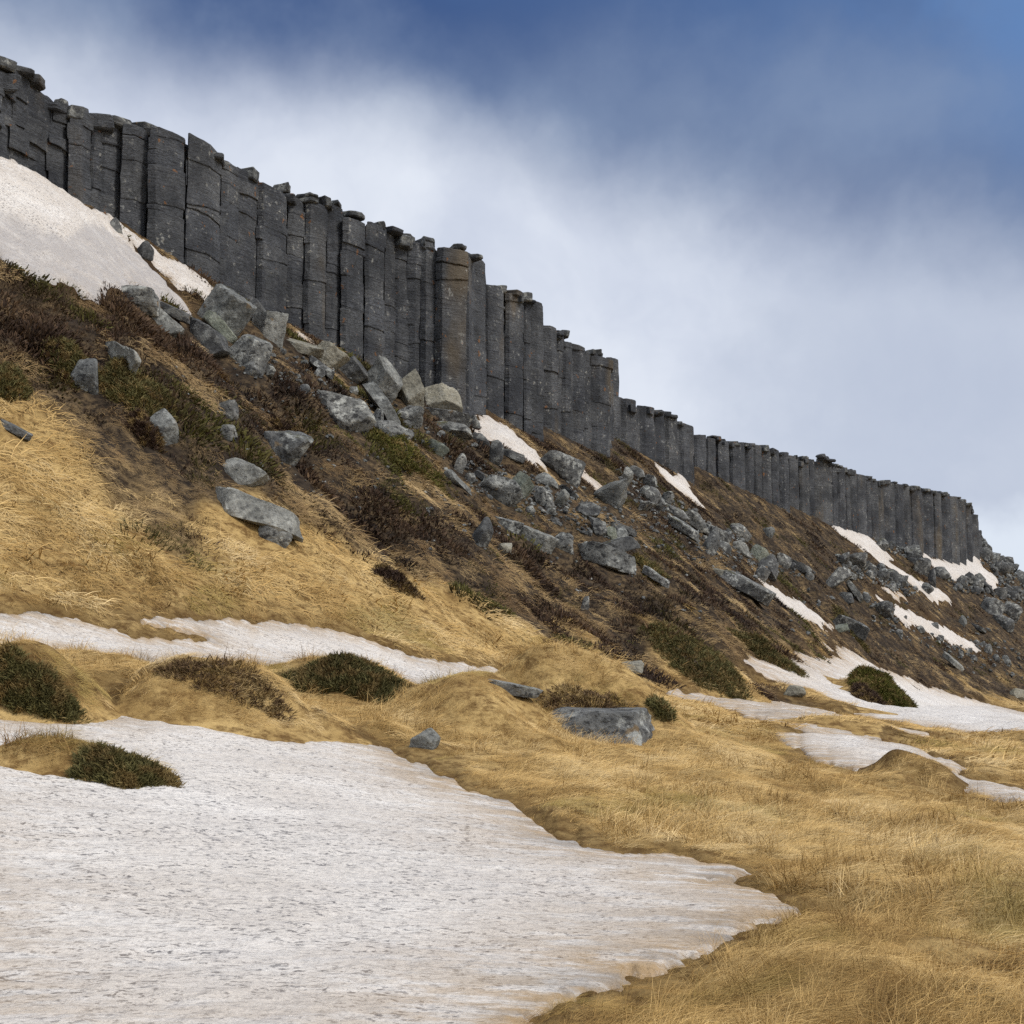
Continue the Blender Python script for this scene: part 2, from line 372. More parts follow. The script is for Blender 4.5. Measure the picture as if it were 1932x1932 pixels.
def rock_material(name, lo, hi, lichen, moss=0.5, dark=0.5):
    m, t, b = new_mat(name, 0.9, 0.25)
    tcn = t.nodes.new('ShaderNodeTexCoord'); P = geo_pos(t); info = t.nodes.new('ShaderNodeObjectInfo')
    a, _ = noise_n(t, P, 1.6, 6, .65)
    col = mix_n(t, maprange(t, a, .3, .7), lo, hi)
    fine, _ = noise_n(t, P, 11, 5, .7)
    col = mix_n(t, maprange(t, fine, .3, .66), mix_n(t, 1.0, col, (.52, .52, .53), 'MULTIPLY'), col)
    l1, _ = noise_n(t, P, 3.3, 5, .65); l2, _ = noise_n(t, P, .8, 3, .5)
    col = mix_n(t, math_n(t, 'MULTIPLY', maprange(t, l1, .51, .60), maprange(t, l2, .34, .56, 0, lichen)), col, (.45, .46, .43))
    d1, _ = noise_n(t, scaled(t, P, (1, 1, 1.6)), 4.5, 5, .7)
    col = mix_n(t, maprange(t, d1, .52, .60, 0, dark), col, (.022, .022, .024))
    o1, _ = noise_n(t, P, 2.7, 2, .5)
    col = mix_n(t, maprange(t, o1, .70, .76, 0, .55), col, (.24, .15, .055))
    gm = t.nodes.new('ShaderNodeNewGeometry'); sx = t.nodes.new('ShaderNodeSeparateXYZ'); t.links.new(gm.outputs['Normal'], sx.inputs[0])
    m1, _ = noise_n(t, P, 1.9, 4, .6)
    mm = math_n(t, 'MULTIPLY', maprange(t, sx.outputs['Z'], .45, .85), maprange(t, m1, .55, .64, 0, moss))
    col = mix_n(t, mm, col, (.075, .072, .018))
    col = mix_n(t, 1.0, col, mix_n(t, info.outputs['Random'], (.8, .81, .83), (1.15, 1.13, 1.1)), 'MULTIPLY')
    t.links.new(col, b.inputs['Base Color'])
    bump(t, b, math_n(t, 'ADD', a, math_n(t, 'MULTIPLY', fine, .3)), .9, .15)
    return m
def snow_material():
    m, t, b = new_mat('old_snow', 0.75, 0.2)
    P = geo_pos(t)
    at = t.nodes.new('ShaderNodeAttribute'); at.attribute_name = 'edge'
    dt = t.nodes.new('ShaderNodeAttribute'); dt.attribute_name = 'dirt'
    big, _ = noise_n(t, scaled(t, P, (.5, 1.0, 1)), .9, 4, .55)
    col = mix_n(t, maprange(t, big, .32, .68), (.72, .675, .625), (.85, .81, .76))
    crm, _ = noise_n(t, P, .35, 3, .5)
    col = mix_n(t, maprange(t, crm, .45, .70, 0, .35), col, (.66, .59, .51))
    # ripples of the melting surface: hollows darkened by grit and by shading painted in
    rip, _ = noise_n(t, scaled(t, P, (.60, 1.0, 1)), 11.0, 5, .70, .3)
    col = mix_n(t, math_n(t, 'MULTIPLY', maprange(t, rip, .50, .35), .42), col, (.46, .44, .43))
    spk, _ = noise_n(t, scaled(t, P, (.65, 1.0, 1)), 24, 3, .7)
    gate, _ = noise_n(t, scaled(t, P, (.5, 1, 1)), 2.3, 4, .6)
    sm = math_n(t, 'MULTIPLY', maprange(t, spk, .47, .37), maprange(t, gate, .34, .60, .30, 1))
    col = mix_n(t, math_n(t, 'MULTIPLY', sm, .85), col, (.085, .085, .10))  # dark flecks: dirt specks, with hollow shading put into the colour
    grn, _ = noise_n(t, scaled(t, P, (.7, 1, 1)), 55, 2, .6)
    col = mix_n(t, maprange(t, grn, .50, .34, 0, .42), col, (.38, .36, .345))
    tn, _ = noise_n(t, scaled(t, P, (.4, 1, 1)), 5, 5, .65)
    tan = math_n(t, 'MULTIPLY', at.outputs['Fac'], maprange(t, tn, .36, .56, .2, 1))
    col = mix_n(t, tan, col, (.42, .29, .155))
    gry, _ = noise_n(t, scaled(t, P, (.4, 1, 1)), 2.0, 4, .6)
    wet = math_n(t, 'MULTIPLY', math_n(t, 'MULTIPLY', at.outputs['Fac'], at.outputs['Fac']), maprange(t, gry, .45, .62))
    col = mix_n(t, math_n(t, 'MULTIPLY', wet, .7), col, (.27, .26, .25))
    dn, _ = noise_n(t, scaled(t, P, (1, 1, .4)), 2.4, 5, .65)
    col = mix_n(t, math_n(t, 'MULTIPLY', dt.outputs['Fac'], maprange(t, dn, .3, .6, .55, 1)), col, (.37, .35, .345))
    t.links.new(col, b.inputs['Base Color'])
    bump(t, b, rip, .8, .06)
    return m
def ground_material():
    m, t, b = new_mat('moor_ground', 0.95, 0.1)
    P = geo_pos(t)
    zn = t.nodes.new('ShaderNodeAttribute'); zn.attribute_name = 'gold'
    a, _ = noise_n(t, P, 1.1, 5, .65); f, _ = noise_n(t, scaled(t, P, (.6, .6, 1)), 7, 6, .72)
    g = mix_n(t, maprange(t, a, .3, .7), (.34, .22, .082), (.58, .405, .17))
    g = mix_n(t, maprange(t, f, .34, .6), (.15, .085, .03), g)
    hcol = mix_n(t, maprange(t, a, .36, .66), (.045, .034, .025), (.165, .115, .062))
    hcol = mix_n(t, maprange(t, f, .36, .62), (.02, .015, .012), hcol)
    wt = t.nodes.new('ShaderNodeAttribute'); wt.attribute_name = 'wet'
    col = mix_n(t, zn.outputs['Fac'], hcol, g)
    col = mix_n(t, math_n(t, 'MULTIPLY', wt.outputs['Fac'], .75), col, (.072, .040, .014))
    t.links.new(col, b.inputs['Base Color'])
    bump(t, b, f, .8, .08)
    return m
def plant_material(name, use_tint=True, base=(.3, .2, .08), trans=0.25, rough=.75):
    m, t, b = new_mat(name, rough, 0.2)
    if use_tint:
        at = t.nodes.new('ShaderNodeAttribute'); at.attribute_type = 'INSTANCER'; at.attribute_name = 'tint'
        col = at.outputs['Color']
    else:
        rgb = t.nodes.new('ShaderNodeRGB'); rgb.outputs[0].default_value = (*base, 1); col = rgb.outputs[0]
    if not use_tint:
        dn, _ = noise_n(t, geo_pos(t), 3.5, 2, .6)
        col = mix_n(t, maprange(t, dn, .46, .62, 0, .85), col, (.22, .155, .065))
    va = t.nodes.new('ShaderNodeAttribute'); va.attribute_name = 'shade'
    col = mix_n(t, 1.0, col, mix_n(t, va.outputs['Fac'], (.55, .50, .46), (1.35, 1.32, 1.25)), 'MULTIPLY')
    t.links.new(col, b.inputs['Base Color'])
    if trans:
        tr = t.nodes.new('ShaderNodeBsdfTranslucent'); t.links.new(col, tr.inputs['Color'])
        mx = t.nodes.new('ShaderNodeMixShader'); mx.inputs[0].default_value = trans
        o = t.nodes['Material Output']
        t.links.new(b.outputs[0], mx.inputs[1]); t.links.new(tr.outputs[0], mx.inputs[2]); t.links.new(mx.outputs[0], o.inputs['Surface'])
    return m
M_COL = column_material()
M_BROW = rock_material('brow_basalt', (.055, .058, .062), (.15, .155, .155), .5, 1.0, .35)
M_ROCK = {'grey': rock_material('grey_basalt', (.095, .098, .098), (.255, .258, .248), .85, .5, .7),
          'pale': rock_material('pale_basalt', (.17, .175, .165), (.35, .355, .33), .6, .35, .5),
          'dark': rock_material('dark_basalt', (.062, .064, .066), (.16, .163, .16), .45, .5, .4),
          'lichen': rock_material('lichen_basalt', (.12, .124, .122), (.29, .295, .28), 1.0, .8, .85),
          'green': rock_material('greenish_basalt', (.18, .20, .165), (.29, .31, .25), .35, .6, .25),
          'tan': rock_material('tan_basalt', (.25, .235, .185), (.38, .36, .29), .3, .3, .25)}
M_SNOW = snow_material(); M_GROUND = ground_material()

# ----------------------------------------------------------------------------- object helpers
def link(name, mesh, parent=None, mat=None, loc=(0, 0, 0)):
    o = bpy.data.objects.new(name, mesh); COL.objects.link(o); o.location = loc
    if mat is not None and mesh is not None and not mesh.materials: mesh.materials.append(mat)
    if parent is not None: o.parent = parent
    return o
def tag(o, label=None, category=None, group=None, kind=None):
    if label: o['label'] = label
    if category: o['category'] = category
    if group: o['group'] = group
    if kind: o['kind'] = kind
    return o
def np_mesh(name, V, faces, smooth=True, attrs=None):
    """V (n,3), faces (m,k) with k = 3 or 4"""
    me = bpy.data.meshes.new(name); V = np.asarray(V, np.float32); faces = np.asarray(faces, np.int32)
    me.vertices.add(len(V)); me.vertices.foreach_set('co', V.ravel())
    k = faces.shape[1]; m = len(faces)
    me.loops.add(m * k); me.loops.foreach_set('vertex_index', faces.ravel())
    me.polygons.add(m); me.polygons.foreach_set('loop_start', np.arange(0, m * k, k, dtype=np.int32))
    me.polygons.foreach_set('use_smooth', np.full(m, smooth, bool))
    for an, av in (attrs or {}).items():
        at = me.attributes.new(an, 'FLOAT', 'POINT'); at.data.foreach_set('value', np.asarray(av, np.float32))
    me.update(); me.validate()
    return me
def grid_faces(n, m, wrap=False):
    i = np.arange(n - 1)[:, None]; j = np.arange(m if wrap else m - 1)[None, :]
    a = i * m + j; b = i * m + (j + 1) % m
    return np.stack([a, b, b + m, a + m], -1).reshape(-1, 4)

# ----------------------------------------------------------------------------- ground
GTH = np.concatenate([np.radians(np.linspace(-180, -27, 50, endpoint=False)), np.radians(np.linspace(-27, 27, 520)), np.radians(np.linspace(27, 180, 50)[1:])])
GRR = np.concatenate([np.geomspace(.3, 4, 14, endpoint=False), np.geomspace(4, 200, 540, endpoint=False), np.geomspace(200, 3500, 26)])
R_, T_ = np.meshgrid(GRR, GTH, indexing='ij')
gx, gy = (R_ * np.sin(T_)).ravel(), (R_ * np.cos(T_)).ravel()
gsd = snow_all(gx, gy); gz = height(gx, gy, gsd)
def build_ground():
    g = goldness(gx, gy); wet = np.exp(-np.clip(-gsd, 0, 3) / .6) * (gsd < .2)
    me = np_mesh('ground', np.stack([gx, gy, gz], 1), grid_faces(len(GRR), len(GTH))[:, ::-1], True, {'gold': g, 'wet': wet})
    o = link('ground', me, None, M_GROUND); tag(o, 'rough moorland rising to the foot of the cliff', None, None, 'structure')
# tables over the part in view, to set things on the ground
_ti = slice(50, 570); _ri = slice(14, 554)
VT, VR = GTH[_ti], GRR[_ri]
TABH = gz.reshape(R_.shape)[_ri, _ti]; TABS = gsd.reshape(R_.shape)[_ri, _ti]
def lookup(tab, x, y):
    th = np.arctan2(x, y); r = np.hypot(x, y)
    f = np.clip((th - VT[0]) / (VT[1] - VT[0]), 0, len(VT) - 1.001); i = f.astype(int); f = f - i
    g = np.clip(np.log(r / VR[0]) / math.log(VR[1] / VR[0]), 0, len(VR) - 1.001); j = g.astype(int); g = g - j
    return (tab[j, i] * (1 - f) + tab[j, i + 1] * f) * (1 - g) + (tab[j + 1, i] * (1 - f) + tab[j + 1, i + 1] * f) * g
def ground_z(x, y): return lookup(TABH, np.asarray(x, float), np.asarray(y, float))
def cast_full(px, py):
    global GT, GR
    g0, g1 = GT, GR; GT, GR = VT, VR
    try: return cast(px, py, TABH)
    finally: GT, GR = g0, g1
build_ground()

# ----------------------------------------------------------------------------- snow patches
def build_snow(i):
    name, poly, T, w, lab = SNOW[i]; P = snow_plan[i]
    r = np.hypot(P[:, 0], P[:, 1]); th = np.arctan2(P[:, 0], P[:, 1])
    big = name in ('main', 'band', 'right', 'topleft')
    dth, dlr = (.0016, .0050) if big else (.0011, .0042)
    r0, r1, t0, t1 = max(2.5, r.min() * .97), r.max() * 1.03, th.min() - .012, th.max() + .012
    if name == 'main': t0, t1 = max(t0, -.46), min(t1, .3)
    rr = np.exp(np.arange(math.log(r0), math.log(r1), dlr)); tt = np.arange(t0, t1, dth)
    R, A = np.meshgrid(rr, tt, indexing='ij'); x = (R * np.sin(A)).ravel(); y = (R * np.cos(A)).ravel()
    sd = snow_sd(i, x, y, 1.0)
    k = float(np.clip(r.mean() / 14, .7, 4))
    thick = np.where(sd > 0, T * (1 - np.exp(-np.clip(sd, 0, None) / ((1.3 if name in ('main', 'band', 'right') else .45) * k))), sd * .9)
    ripple = .016 * k * noise2(x / (.20 * k), y / (.10 * k), 70) + .014 * k * noise2(x / (.5 * k), y / (.24 * k), 71) + .03 * k * noise2(x / 1.9, y / 1.1, 72)
    zz = h_open(x, y) + .012 + thick + ripple * sstep(0, 1.3, sd)
    if name in ('topleft', 'sweep', 'corner', 'gully', 'ledge'): zz = zz + sstep(0, 1.2, sd) * (.15 * fbm2(x / 1.6, y / 1.6, 75, 3))
    edge = np.exp(-np.clip(sd, 0, None) / (w * .85 * k ** .5)) * (.95 if name not in ('sweep', 'corner', 'streak', 'slash', 'fork', 'gully', 'topleft', 'ledge') else .35)
    if name in ('strip',): edge = np.maximum(edge, .72)
    if name == 'brook': edge = np.maximum(edge, .6)
    dirt = np.zeros_like(sd)
    if name == 'topleft':      # the lower half is old dirty snow, with the fresh drift ending in a scalloped line above it
        fresh = densify([(-160,270),(0,290),(60,312),(135,345),(205,395),(245,450),(262,480),(228,458),(192,442),(160,437),(150,452),(125,470),(90,456),(50,446),(0,415),(-160,370)], 14)
        fp, _ = cast(fresh[:, 0], fresh[:, 1]); fs = poly_sd(fp[:, :2], x, y) + .12 * noise2(x / .5, y / .5, 77)
        dirt = sstep(.06, -.06, fs) * .7
        zz = zz + sstep(-.1, .25, fs) * .16
    F4 = grid_faces(len(rr), len(tt))
    sline, _, _ = line_info(x, y); sd = np.where(sline < -.6, -9, sd)
    keep = (sd[F4] > -.30 * k).all(1) & (sd[F4] > -.12 * k).any(1)
    F4 = F4[keep]; used = np.unique(F4); mp = np.full(len(x), -1); mp[used] = np.arange(len(used)); F4 = mp[F4]
    V = np.stack([x, y, zz], 1)[used]; c = V.mean(0); c[2] = V[:, 2].min()
    me = np_mesh('snow_patch', V - c, F4[:, ::-1], True, {'edge': edge[used], 'dirt': dirt[used]})
    nm = 'frozen_brook' if name == 'brook' else 'snow_patch'
    o = link(nm, me, None, M_SNOW, c); tag(o, lab, 'brook' if name == 'brook' else 'snow patch', 'patches of old snow', 'thing')
for i in range(len(SNOW)): build_snow(i)
#@@PART2
# ----------------------------------------------------------------------------- the cliff
SIL = np.array([(-120,60),(0,115),(30,120),(52,130),(60,150),(90,165),(110,185),(140,205),(190,215),(240,232),(290,240),(330,243),(357,257),(380,260),(410,280),(427,302),(460,318),(490,338),(530,350),(550,368),(590,372),(640,385),(655,400),(700,415),(740,435),(765,447),(800,452),(830,462),(882,465),(890,480),(914,485),(916,530),(950,540),(960,550),(995,553),(1023,562),(1024.5,608),(1060,620),(1065,635),(1080,640),(1100,650),(1105,657),(1150,668),(1156,676),(1157,738),(1175,742),(1200,760),(1250,775),(1275,790),(1309,800),(1312,815),(1380,832),(1440,840),(1485,852),(1490,858),(1545,865),(1572,868),(1575,875),(1610,885),(1660,905),(1720,915),(1760,925),(1790,928),(1810,940),(1835,957),(1843,985)], float)
def sil_y(px): return float(np.interp(px, SIL[:, 0], SIL[:, 1]))
LINE_PX = np.array([l[0] for l in LINE]); LINE_Y = np.array([l[1] for l in LINE])
def line_Y(px): return float(np.interp(px, LINE_PX, LINE_Y))
def at(px, py, Y):
    a, b = ray(px, py); return Vector((float(a) * Y, Y, float(b) * Y))
SECTIONS = [[-62, -20, 0, 24, 55, 98, 130, 175, 193, 228, 280, 352, 420, 448, 485, 545, 575, 618, 643, 688, 727, 745, 770, 795, 822, 884, 914],
            [911, 952, 988, 1000, 1023], [1019, 1052, 1062, 1078, 1103, 1111, 1156], [1145, 1165, 1200, 1235, 1252, 1278, 1309],
            [1311, 1330, 1350, 1375, 1405, 1420, 1435, 1452, 1470, 1488],
            [1486, 1506, 1526, 1535, 1569, 1578, 1594, 1602, 1614, 1634, 1641, 1655, 1665, 1687, 1704, 1714, 1738, 1760, 1775, 1792, 1805, 1819, 1832, 1844]]
SEC_Y = [None, (62.6, 66.7), (70.6, 77.6), (84, 98), (100, 112), None]
cliff = link('basalt_cliff', None); tag(cliff, 'long dark grey cliff of upright basalt columns on the skyline', 'cliff')
cliff.location = (LP[9][0], LP[9][1], LZB[9]); C0 = Vector(cliff.location)

def prism_ring(n, ra, rb, rng, per=4, cham=.06):
    """outline of a loose piece: n uneven sides, worn corners, `per` points to a side"""
    ph = rng.uniform(0, 2 * math.pi)
    ang = [ph + 2 * math.pi * (k + rng.uniform(-.2, .2)) / n for k in range(n)]
    P = np.array([np.array((math.cos(t), math.sin(t))) * rng.uniform(.92, 1.06) for t in ang])
    P[:, 0] = (P[:, 0] - P[:, 0].min()) / (np.ptp(P[:, 0])) * 2 - 1; P[:, 1] /= np.abs(P[:, 1]).max()
    return side_points(P, per, cham) * np.array((ra, rb))
def side_points(P, per, cham):
    o = []; n = len(P)
    for k in range(n):
        a, b = P[k], P[(k + 1) % n]
        for q in range(per): o.append(a + (b - a) * (cham + (1 - 2 * cham) * q / (per - 1)))
    return np.array(o)
def column_ring(ra, depth, shear, rng, per=5):
    """outline of a standing column: two or three flat faces to the front, straight joints to its neighbours"""
    yl, yr = rng.uniform(-.10, .14), rng.uniform(-.10, .14)
    if rng.random() < .55:
        m = rng.uniform(-.35, .35); front = [(-1, yl), (m, -rng.uniform(.30, .60)), (1, yr)]
    else:
        m = rng.uniform(-.62, -.35); k = rng.uniform(.30, .62); f = rng.uniform(.28, .52)
        front = [(-1, yl), (m, -f), (k, -f * rng.uniform(.75, 1.1)), (1, yr)]
    P = [(x * ra, y * ra + x * ra * shear) for x, y in front]
    P += [(ra * .97, depth + ra * shear), (-ra * .97, depth - ra * shear * .5)]
    return side_points(np.array(P), per, .035)
def prism_mesh(name, ring, axa, axb, zs, base, lean, tilt0, tilt1, seed, inset=.03, amp=1.0, off=(0, 0), grow=1.0, pinch=None):
    """stack of rings from zs[0] to zs[-1]; tilts slope the lower and upper end"""
    V = []; n = len(ring)
    def add(scale, z, t):
        p = ring * scale * grow
        w = p[:, :1] * np.array(axa)[None, :2] + p[:, 1:] * np.array(axb)[None, :2]
        zz = z + t[0] * p[:, 0] + t[1] * p[:, 1]
        V.append(np.stack([base[0] + off[0] + w[:, 0] + lean[0] * (zz - zs0), base[1] + off[1] + w[:, 1] + lean[1] * (zz - zs0), zz], 1))
    zs0 = base[2]
    m = len(zs)
    add(.25, zs[0], tilt0); add(1 - inset * 1.6, zs[0], tilt0)
    for k, z in enumerate(zs):
        f = k / max(1, m - 1); t = (tilt0[0] * (1 - f) + tilt1[0] * f, tilt0[1] * (1 - f) + tilt1[1] * f)
        zz = z + (inset * .8 if k == 0 else (-inset * .8 if k == m - 1 else 0))
        add(1.0 if pinch is None else pinch[k], zz, t)
    add(1 - inset * 1.6, zs[-1], tilt1); add(.25, zs[-1], tilt1)
    V = np.array(V).reshape(-1, 3)
    cx, cy = base[0] + off[0], base[1] + off[1]
    d = V[:, :2] - np.array((cx, cy)); L = np.linalg.norm(d, axis=1, keepdims=True) + 1e-6
    x, y, z = V[:, 0], V[:, 1], V[:, 2]
    disp = amp * (.050 * noise3(x / .9, y / .9, z / 1.5, seed) + .020 * noise3(x / .3, y / .3, z / .22, seed + 1) + .024 * noise3(x / .13, y / .13, z / .10, seed + 2))
    V[:, :2] += d / L * disp[:, None] * np.minimum(1, L / .3)
    V[:, 2] += .02 * amp * noise3(x / .25, y / .25, z / .3, seed + 5)
    faces = grid_faces(m + 4, n, True)
    return np_mesh(name, V - np.array(C0), faces, False)

def flat_smooth(me):
    me.polygons.foreach_set('use_smooth', np.ones(len(me.polygons), bool))
    return me
ncol = 0
rngc = random.Random(21)
def add_column(x0, x1, Y, ytop, blocks=True, ybase=None, width=None, lean=None, shear=.9):
    global ncol
    ncol += 1
    xc = (x0 + x1) / 2; p = at(xc, ytop, Y)
    view = Vector((p.x, p.y)).normalized(); a = (view.y, -view.x); b = (view.x, view.y)
    w = (x1 - x0) / F * Y if width is None else width
    ra = w / 2 * .995 - .006; ring = column_ring(ra, max(w * .8, 1.1), shear, rngc, 5 if blocks else 4)
    zb = float(h_open(np.array([p.x]), np.array([p.y]))[0]) - 1.3
    zt = p.z; ln = (rngc.uniform(-.006, .006), rngc.uniform(-.004, .012)) if lean is None else lean
    base = (p.x - ln[0] * (zt - zb), p.y - ln[1] * (zt - zb), zb)
    if not blocks:
        k = max(6, int((zt - zb) / .32)); zs = list(np.linspace(zb, zt, k)); pin = [1.0] * k
        for _ in range(max(2, k // 6)):
            j = rngc.randrange(1, k - 1); pin[j] = rngc.uniform(.88, .95)
        grow = 1.0
        o = link('column', prism_mesh('column', ring, a, b, zs, base, ln, (0, 0), (rngc.uniform(-.1, .1), rngc.uniform(-.1, .1)), 300, .06, 1.5, pinch=pin), cliff, M_COL)
        return o
    core = link('column', prism_mesh('column', ring, a, b, [zb, (zb + zt) / 2, zt - .12], base, ln, (0, 0), (0, 0), 300, .05, .3, grow=.93), cliff, M_COL)
    levels = [zt]; z = zt
    vis = zb + 1.0
    while z > vis + .5:
        step = rngc.choice([.25, .35, .5, .6, .8, 1.0, 1.3, 1.7]) * (.8 if z > zt - 1.2 else 1.0) * (.62 if x0 < 110 else 1)
        z -= step
        levels.append(max(z, zb))
    levels[-1] = zb
    tilts = [(rngc.uniform(-.14, .14), rngc.uniform(-.10, .10)) for _ in levels]
    for k in range(len(levels) - 1):
        top, bot = levels[k], levels[k + 1]
        if top - bot < .12: continue
        gap = rngc.choice([.004, .006, .01, .02, .05, .09])
        m = max(3, int((top - bot) / .17) + 1)
        loose = .5 if x0 < 110 else .22 if k < 2 else .12
        me = prism_mesh('block', ring, a, b, list(np.linspace(bot + gap, top, m)), base, ln, tilts[k + 1], tilts[k], 300, .035, 1.0,
                        (rngc.uniform(-1, 1) * loose * .3, rngc.uniform(-1, 1) * loose * .45), rngc.uniform(.965, 1.005))
        link('block', me, core, M_COL)
    return core
for si, sec in enumerate(SECTIONS):
    for j in range(len(sec) - 1):
        x0, x1 = sec[j], sec[j + 1]; xc = (x0 + x1) / 2
        Y = line_Y(xc) if SEC_Y[si] is None else SEC_Y[si][0] + (SEC_Y[si][1] - SEC_Y[si][0]) * (xc - sec[0]) / (sec[-1] - sec[0])
        w = (x1 - x0) / F * Y; width = None
        shear = float(np.clip((line_Y(xc + 25) - line_Y(xc - 25)) / (50 / F * Y), .4, 1.5)) * .85 if SEC_Y[si] is None else .95
        Y += rngc.uniform(-.10, .10)
        if w < .72:                                  # a narrow strip is a column set back between its neighbours
            Y += .28; width = w * 1.25
        ln = (.0, .0)
        if (x0, x1) == (1111, 1156): ln = (.045, .0)
        elif x0 in (1052, 1062, 1078, 1103): ln = (.03, 0)
        else: ln = None
        add_column(x0, x1, Y, sil_y(xc) + (rngc.uniform(3, 13) if si < 3 else rngc.uniform(1, 6)), si < 3, None, width, ln, shear)
# solid rock behind the columns, seen only as darkness in their joints
def build_core():
    for sec, sy in zip(SECTIONS, SEC_Y):
        pxs = np.arange(sec[0] + 3, sec[-1] - 2, 4.0); rows = []
        for px_ in pxs:
            Y = line_Y(px_) if sy is None else sy[0] + (sy[1] - sy[0]) * (px_ - sec[0]) / (sec[-1] - sec[0])
            t = at(px_, sil_y(px_) + 16 * 48 / Y, Y + .55); zb = float(h_open(np.array([t.x]), np.array([t.y]))[0]) - 1.0
            k = 1 + 1.2 / Y
            rows.append([(t.x, t.y, zb), (t.x, t.y, t.z), (t.x * k, t.y * k, t.z), (t.x * k, t.y * k, zb)])
        V = np.array(rows).reshape(-1, 3); V[:, 2] += .05 * noise2(V[:, 0] / .4, V[:, 1] / .4, 91)
        link('rock_core', np_mesh('rock_core', V - np.array(C0), grid_faces(len(pxs), 4, True), False), cliff, M_COL)
build_core()
# side faces where the wall steps back
for px, Y, py in ((898, 61.0, 495), (1008, 69.5, 570), (1140, 80.2, 700), (1144, 82.6, 720), (1832, 154.5, 985), (1838, 158, 1000)):
    add_column(px - 14, px + 14, Y, py, False)

# ----------------------------------------------------------------------------- rocks: faceted stones from cutting planes
_ico = {}
def ico(sub):
    if sub not in _ico:
        bm = bmesh.new(); bmesh.ops.create_icosphere(bm, subdivisions=sub, radius=1.0)
        _ico[sub] = (np.array([v.co[:] for v in bm.verts]), np.array([[v.index for v in f.verts] for f in bm.faces])); bm.free()
    return _ico[sub]
def rot3(rx, ry, rz):
    return np.array(Matrix.Rotation(rz, 3, 'Z') @ Matrix.Rotation(ry, 3, 'Y') @ Matrix.Rotation(rx, 3, 'X'))
def rock_verts(kind, size, roll, seed, sub, euler=None):
    """stone filling the box size = (w, d, h), its long side rolled by `roll` in the picture plane"""
    rng = np.random.default_rng(seed); D0, Fc = ico(sub)
    pl = []
    if kind == 'block':
        n = rng.choice([5, 6]); ph = rng.uniform(0, 6.28)
        for k in range(n):
            t = ph + 6.283 * (k + rng.uniform(-.16, .16)) / n; pl.append(((math.cos(t), math.sin(t), rng.uniform(-.06, .06)), rng.uniform(.86, 1.05)))
        pl.append(((rng.uniform(-.12, .12), rng.uniform(-.12, .12), 1), .95)); pl.append(((rng.uniform(-.12, .12), rng.uniform(-.12, .12), -1), .95))
        p = 34
    elif kind == 'slab':
        n = 6; ph = rng.uniform(0, 6.28)
        for k in range(n):
            t = ph + 6.283 * (k + rng.uniform(-.3, .3)) / n; pl.append(((math.cos(t), math.sin(t), rng.uniform(-.35, .35)), rng.uniform(.75, 1.1)))
        pl.append(((rng.uniform(-.2, .2), rng.uniform(-.2, .2), 1), .45)); pl.append(((0, 0, -1), .5)); p = 26
    elif kind == 'wedge':
        pl = [((.02, -1, .30), .9), ((.03, -.12, 1), .80), ((1, -.25, .16), .98), ((-.60, -.30, .62), .78), ((-.9, .1, -.1), 1.0), ((0, 1, .3), .9), ((0, 0, -1), .9)]; p = 40
    else:
        for k in range(13):
            v = rng.normal(size=3); v /= np.linalg.norm(v); pl.append((v, rng.uniform(.72, 1.1)))
        pl.append(((rng.uniform(-.3, .3), -.25, 1), .72)); pl.append(((.1, -1, .45), .8)); p = 20 if kind == 'boulder' else 11
    N = np.array([np.array(v) / np.linalg.norm(v) for v, _ in pl]); Dd = np.array([d for _, d in pl])
    q = np.clip(D0 @ N.T, 0, None) / Dd
    r = (q ** p).sum(1) ** (-1 / p)
    V = D0 * r[:, None]
    E = euler if euler is not None else ((rng.uniform(-.9, .9), rng.uniform(-.9, .9), rng.uniform(0, 6.28)) if kind == 'block' else (rng.uniform(-.25, .25), rng.uniform(-.2, .2), rng.uniform(0, 6.28)))
    V = V if kind == 'wedge' else V @ rot3(*E).T
    w, d, h = size
    if kind in ('slab', 'boulder', 'round'):
        V = V * np.array((w, d, max(h, .3 * w))) if kind == 'boulder' else V * np.array((w, d, h if kind == 'round' else min(h, .5 * w)))
        V = V / 2 @ rot3(0, math.radians(roll), 0).T
    else: V = V @ rot3(0, math.radians(roll), 0).T
    # knocks and roughness
    m = max(w, h); s = V / (np.abs(V).max() + 1e-9)
    o = rng.uniform(-50, 50, 3)
    disp = .055 * noise3(s[:, 0] * 2.2 + o[0], s[:, 1] * 2.2 + o[1], s[:, 2] * 2.2 + o[2], 5) + .03 * noise3(s[:, 0] * 5.5 + o[0], s[:, 1] * 5.5, s[:, 2] * 5.5 + o[2], 6) + .016 * noise3(s[:, 0] * 13, s[:, 1] * 13 + o[1], s[:, 2] * 13, 7)
    V = s * (1 + disp[:, None])
    ext = np.ptp(V, axis=0); mid = (V.max(0) + V.min(0)) / 2
    V = (V - mid) / ext * np.array(size)
    return V, Fc
def rock_mesh(name, *a, **k):
    V, Fc = rock_verts(*a, **k); me = np_mesh(name, V, Fc, True)
    try: me.set_sharp_from_angle(angle=math.radians(28))
    except Exception: pass
    return me

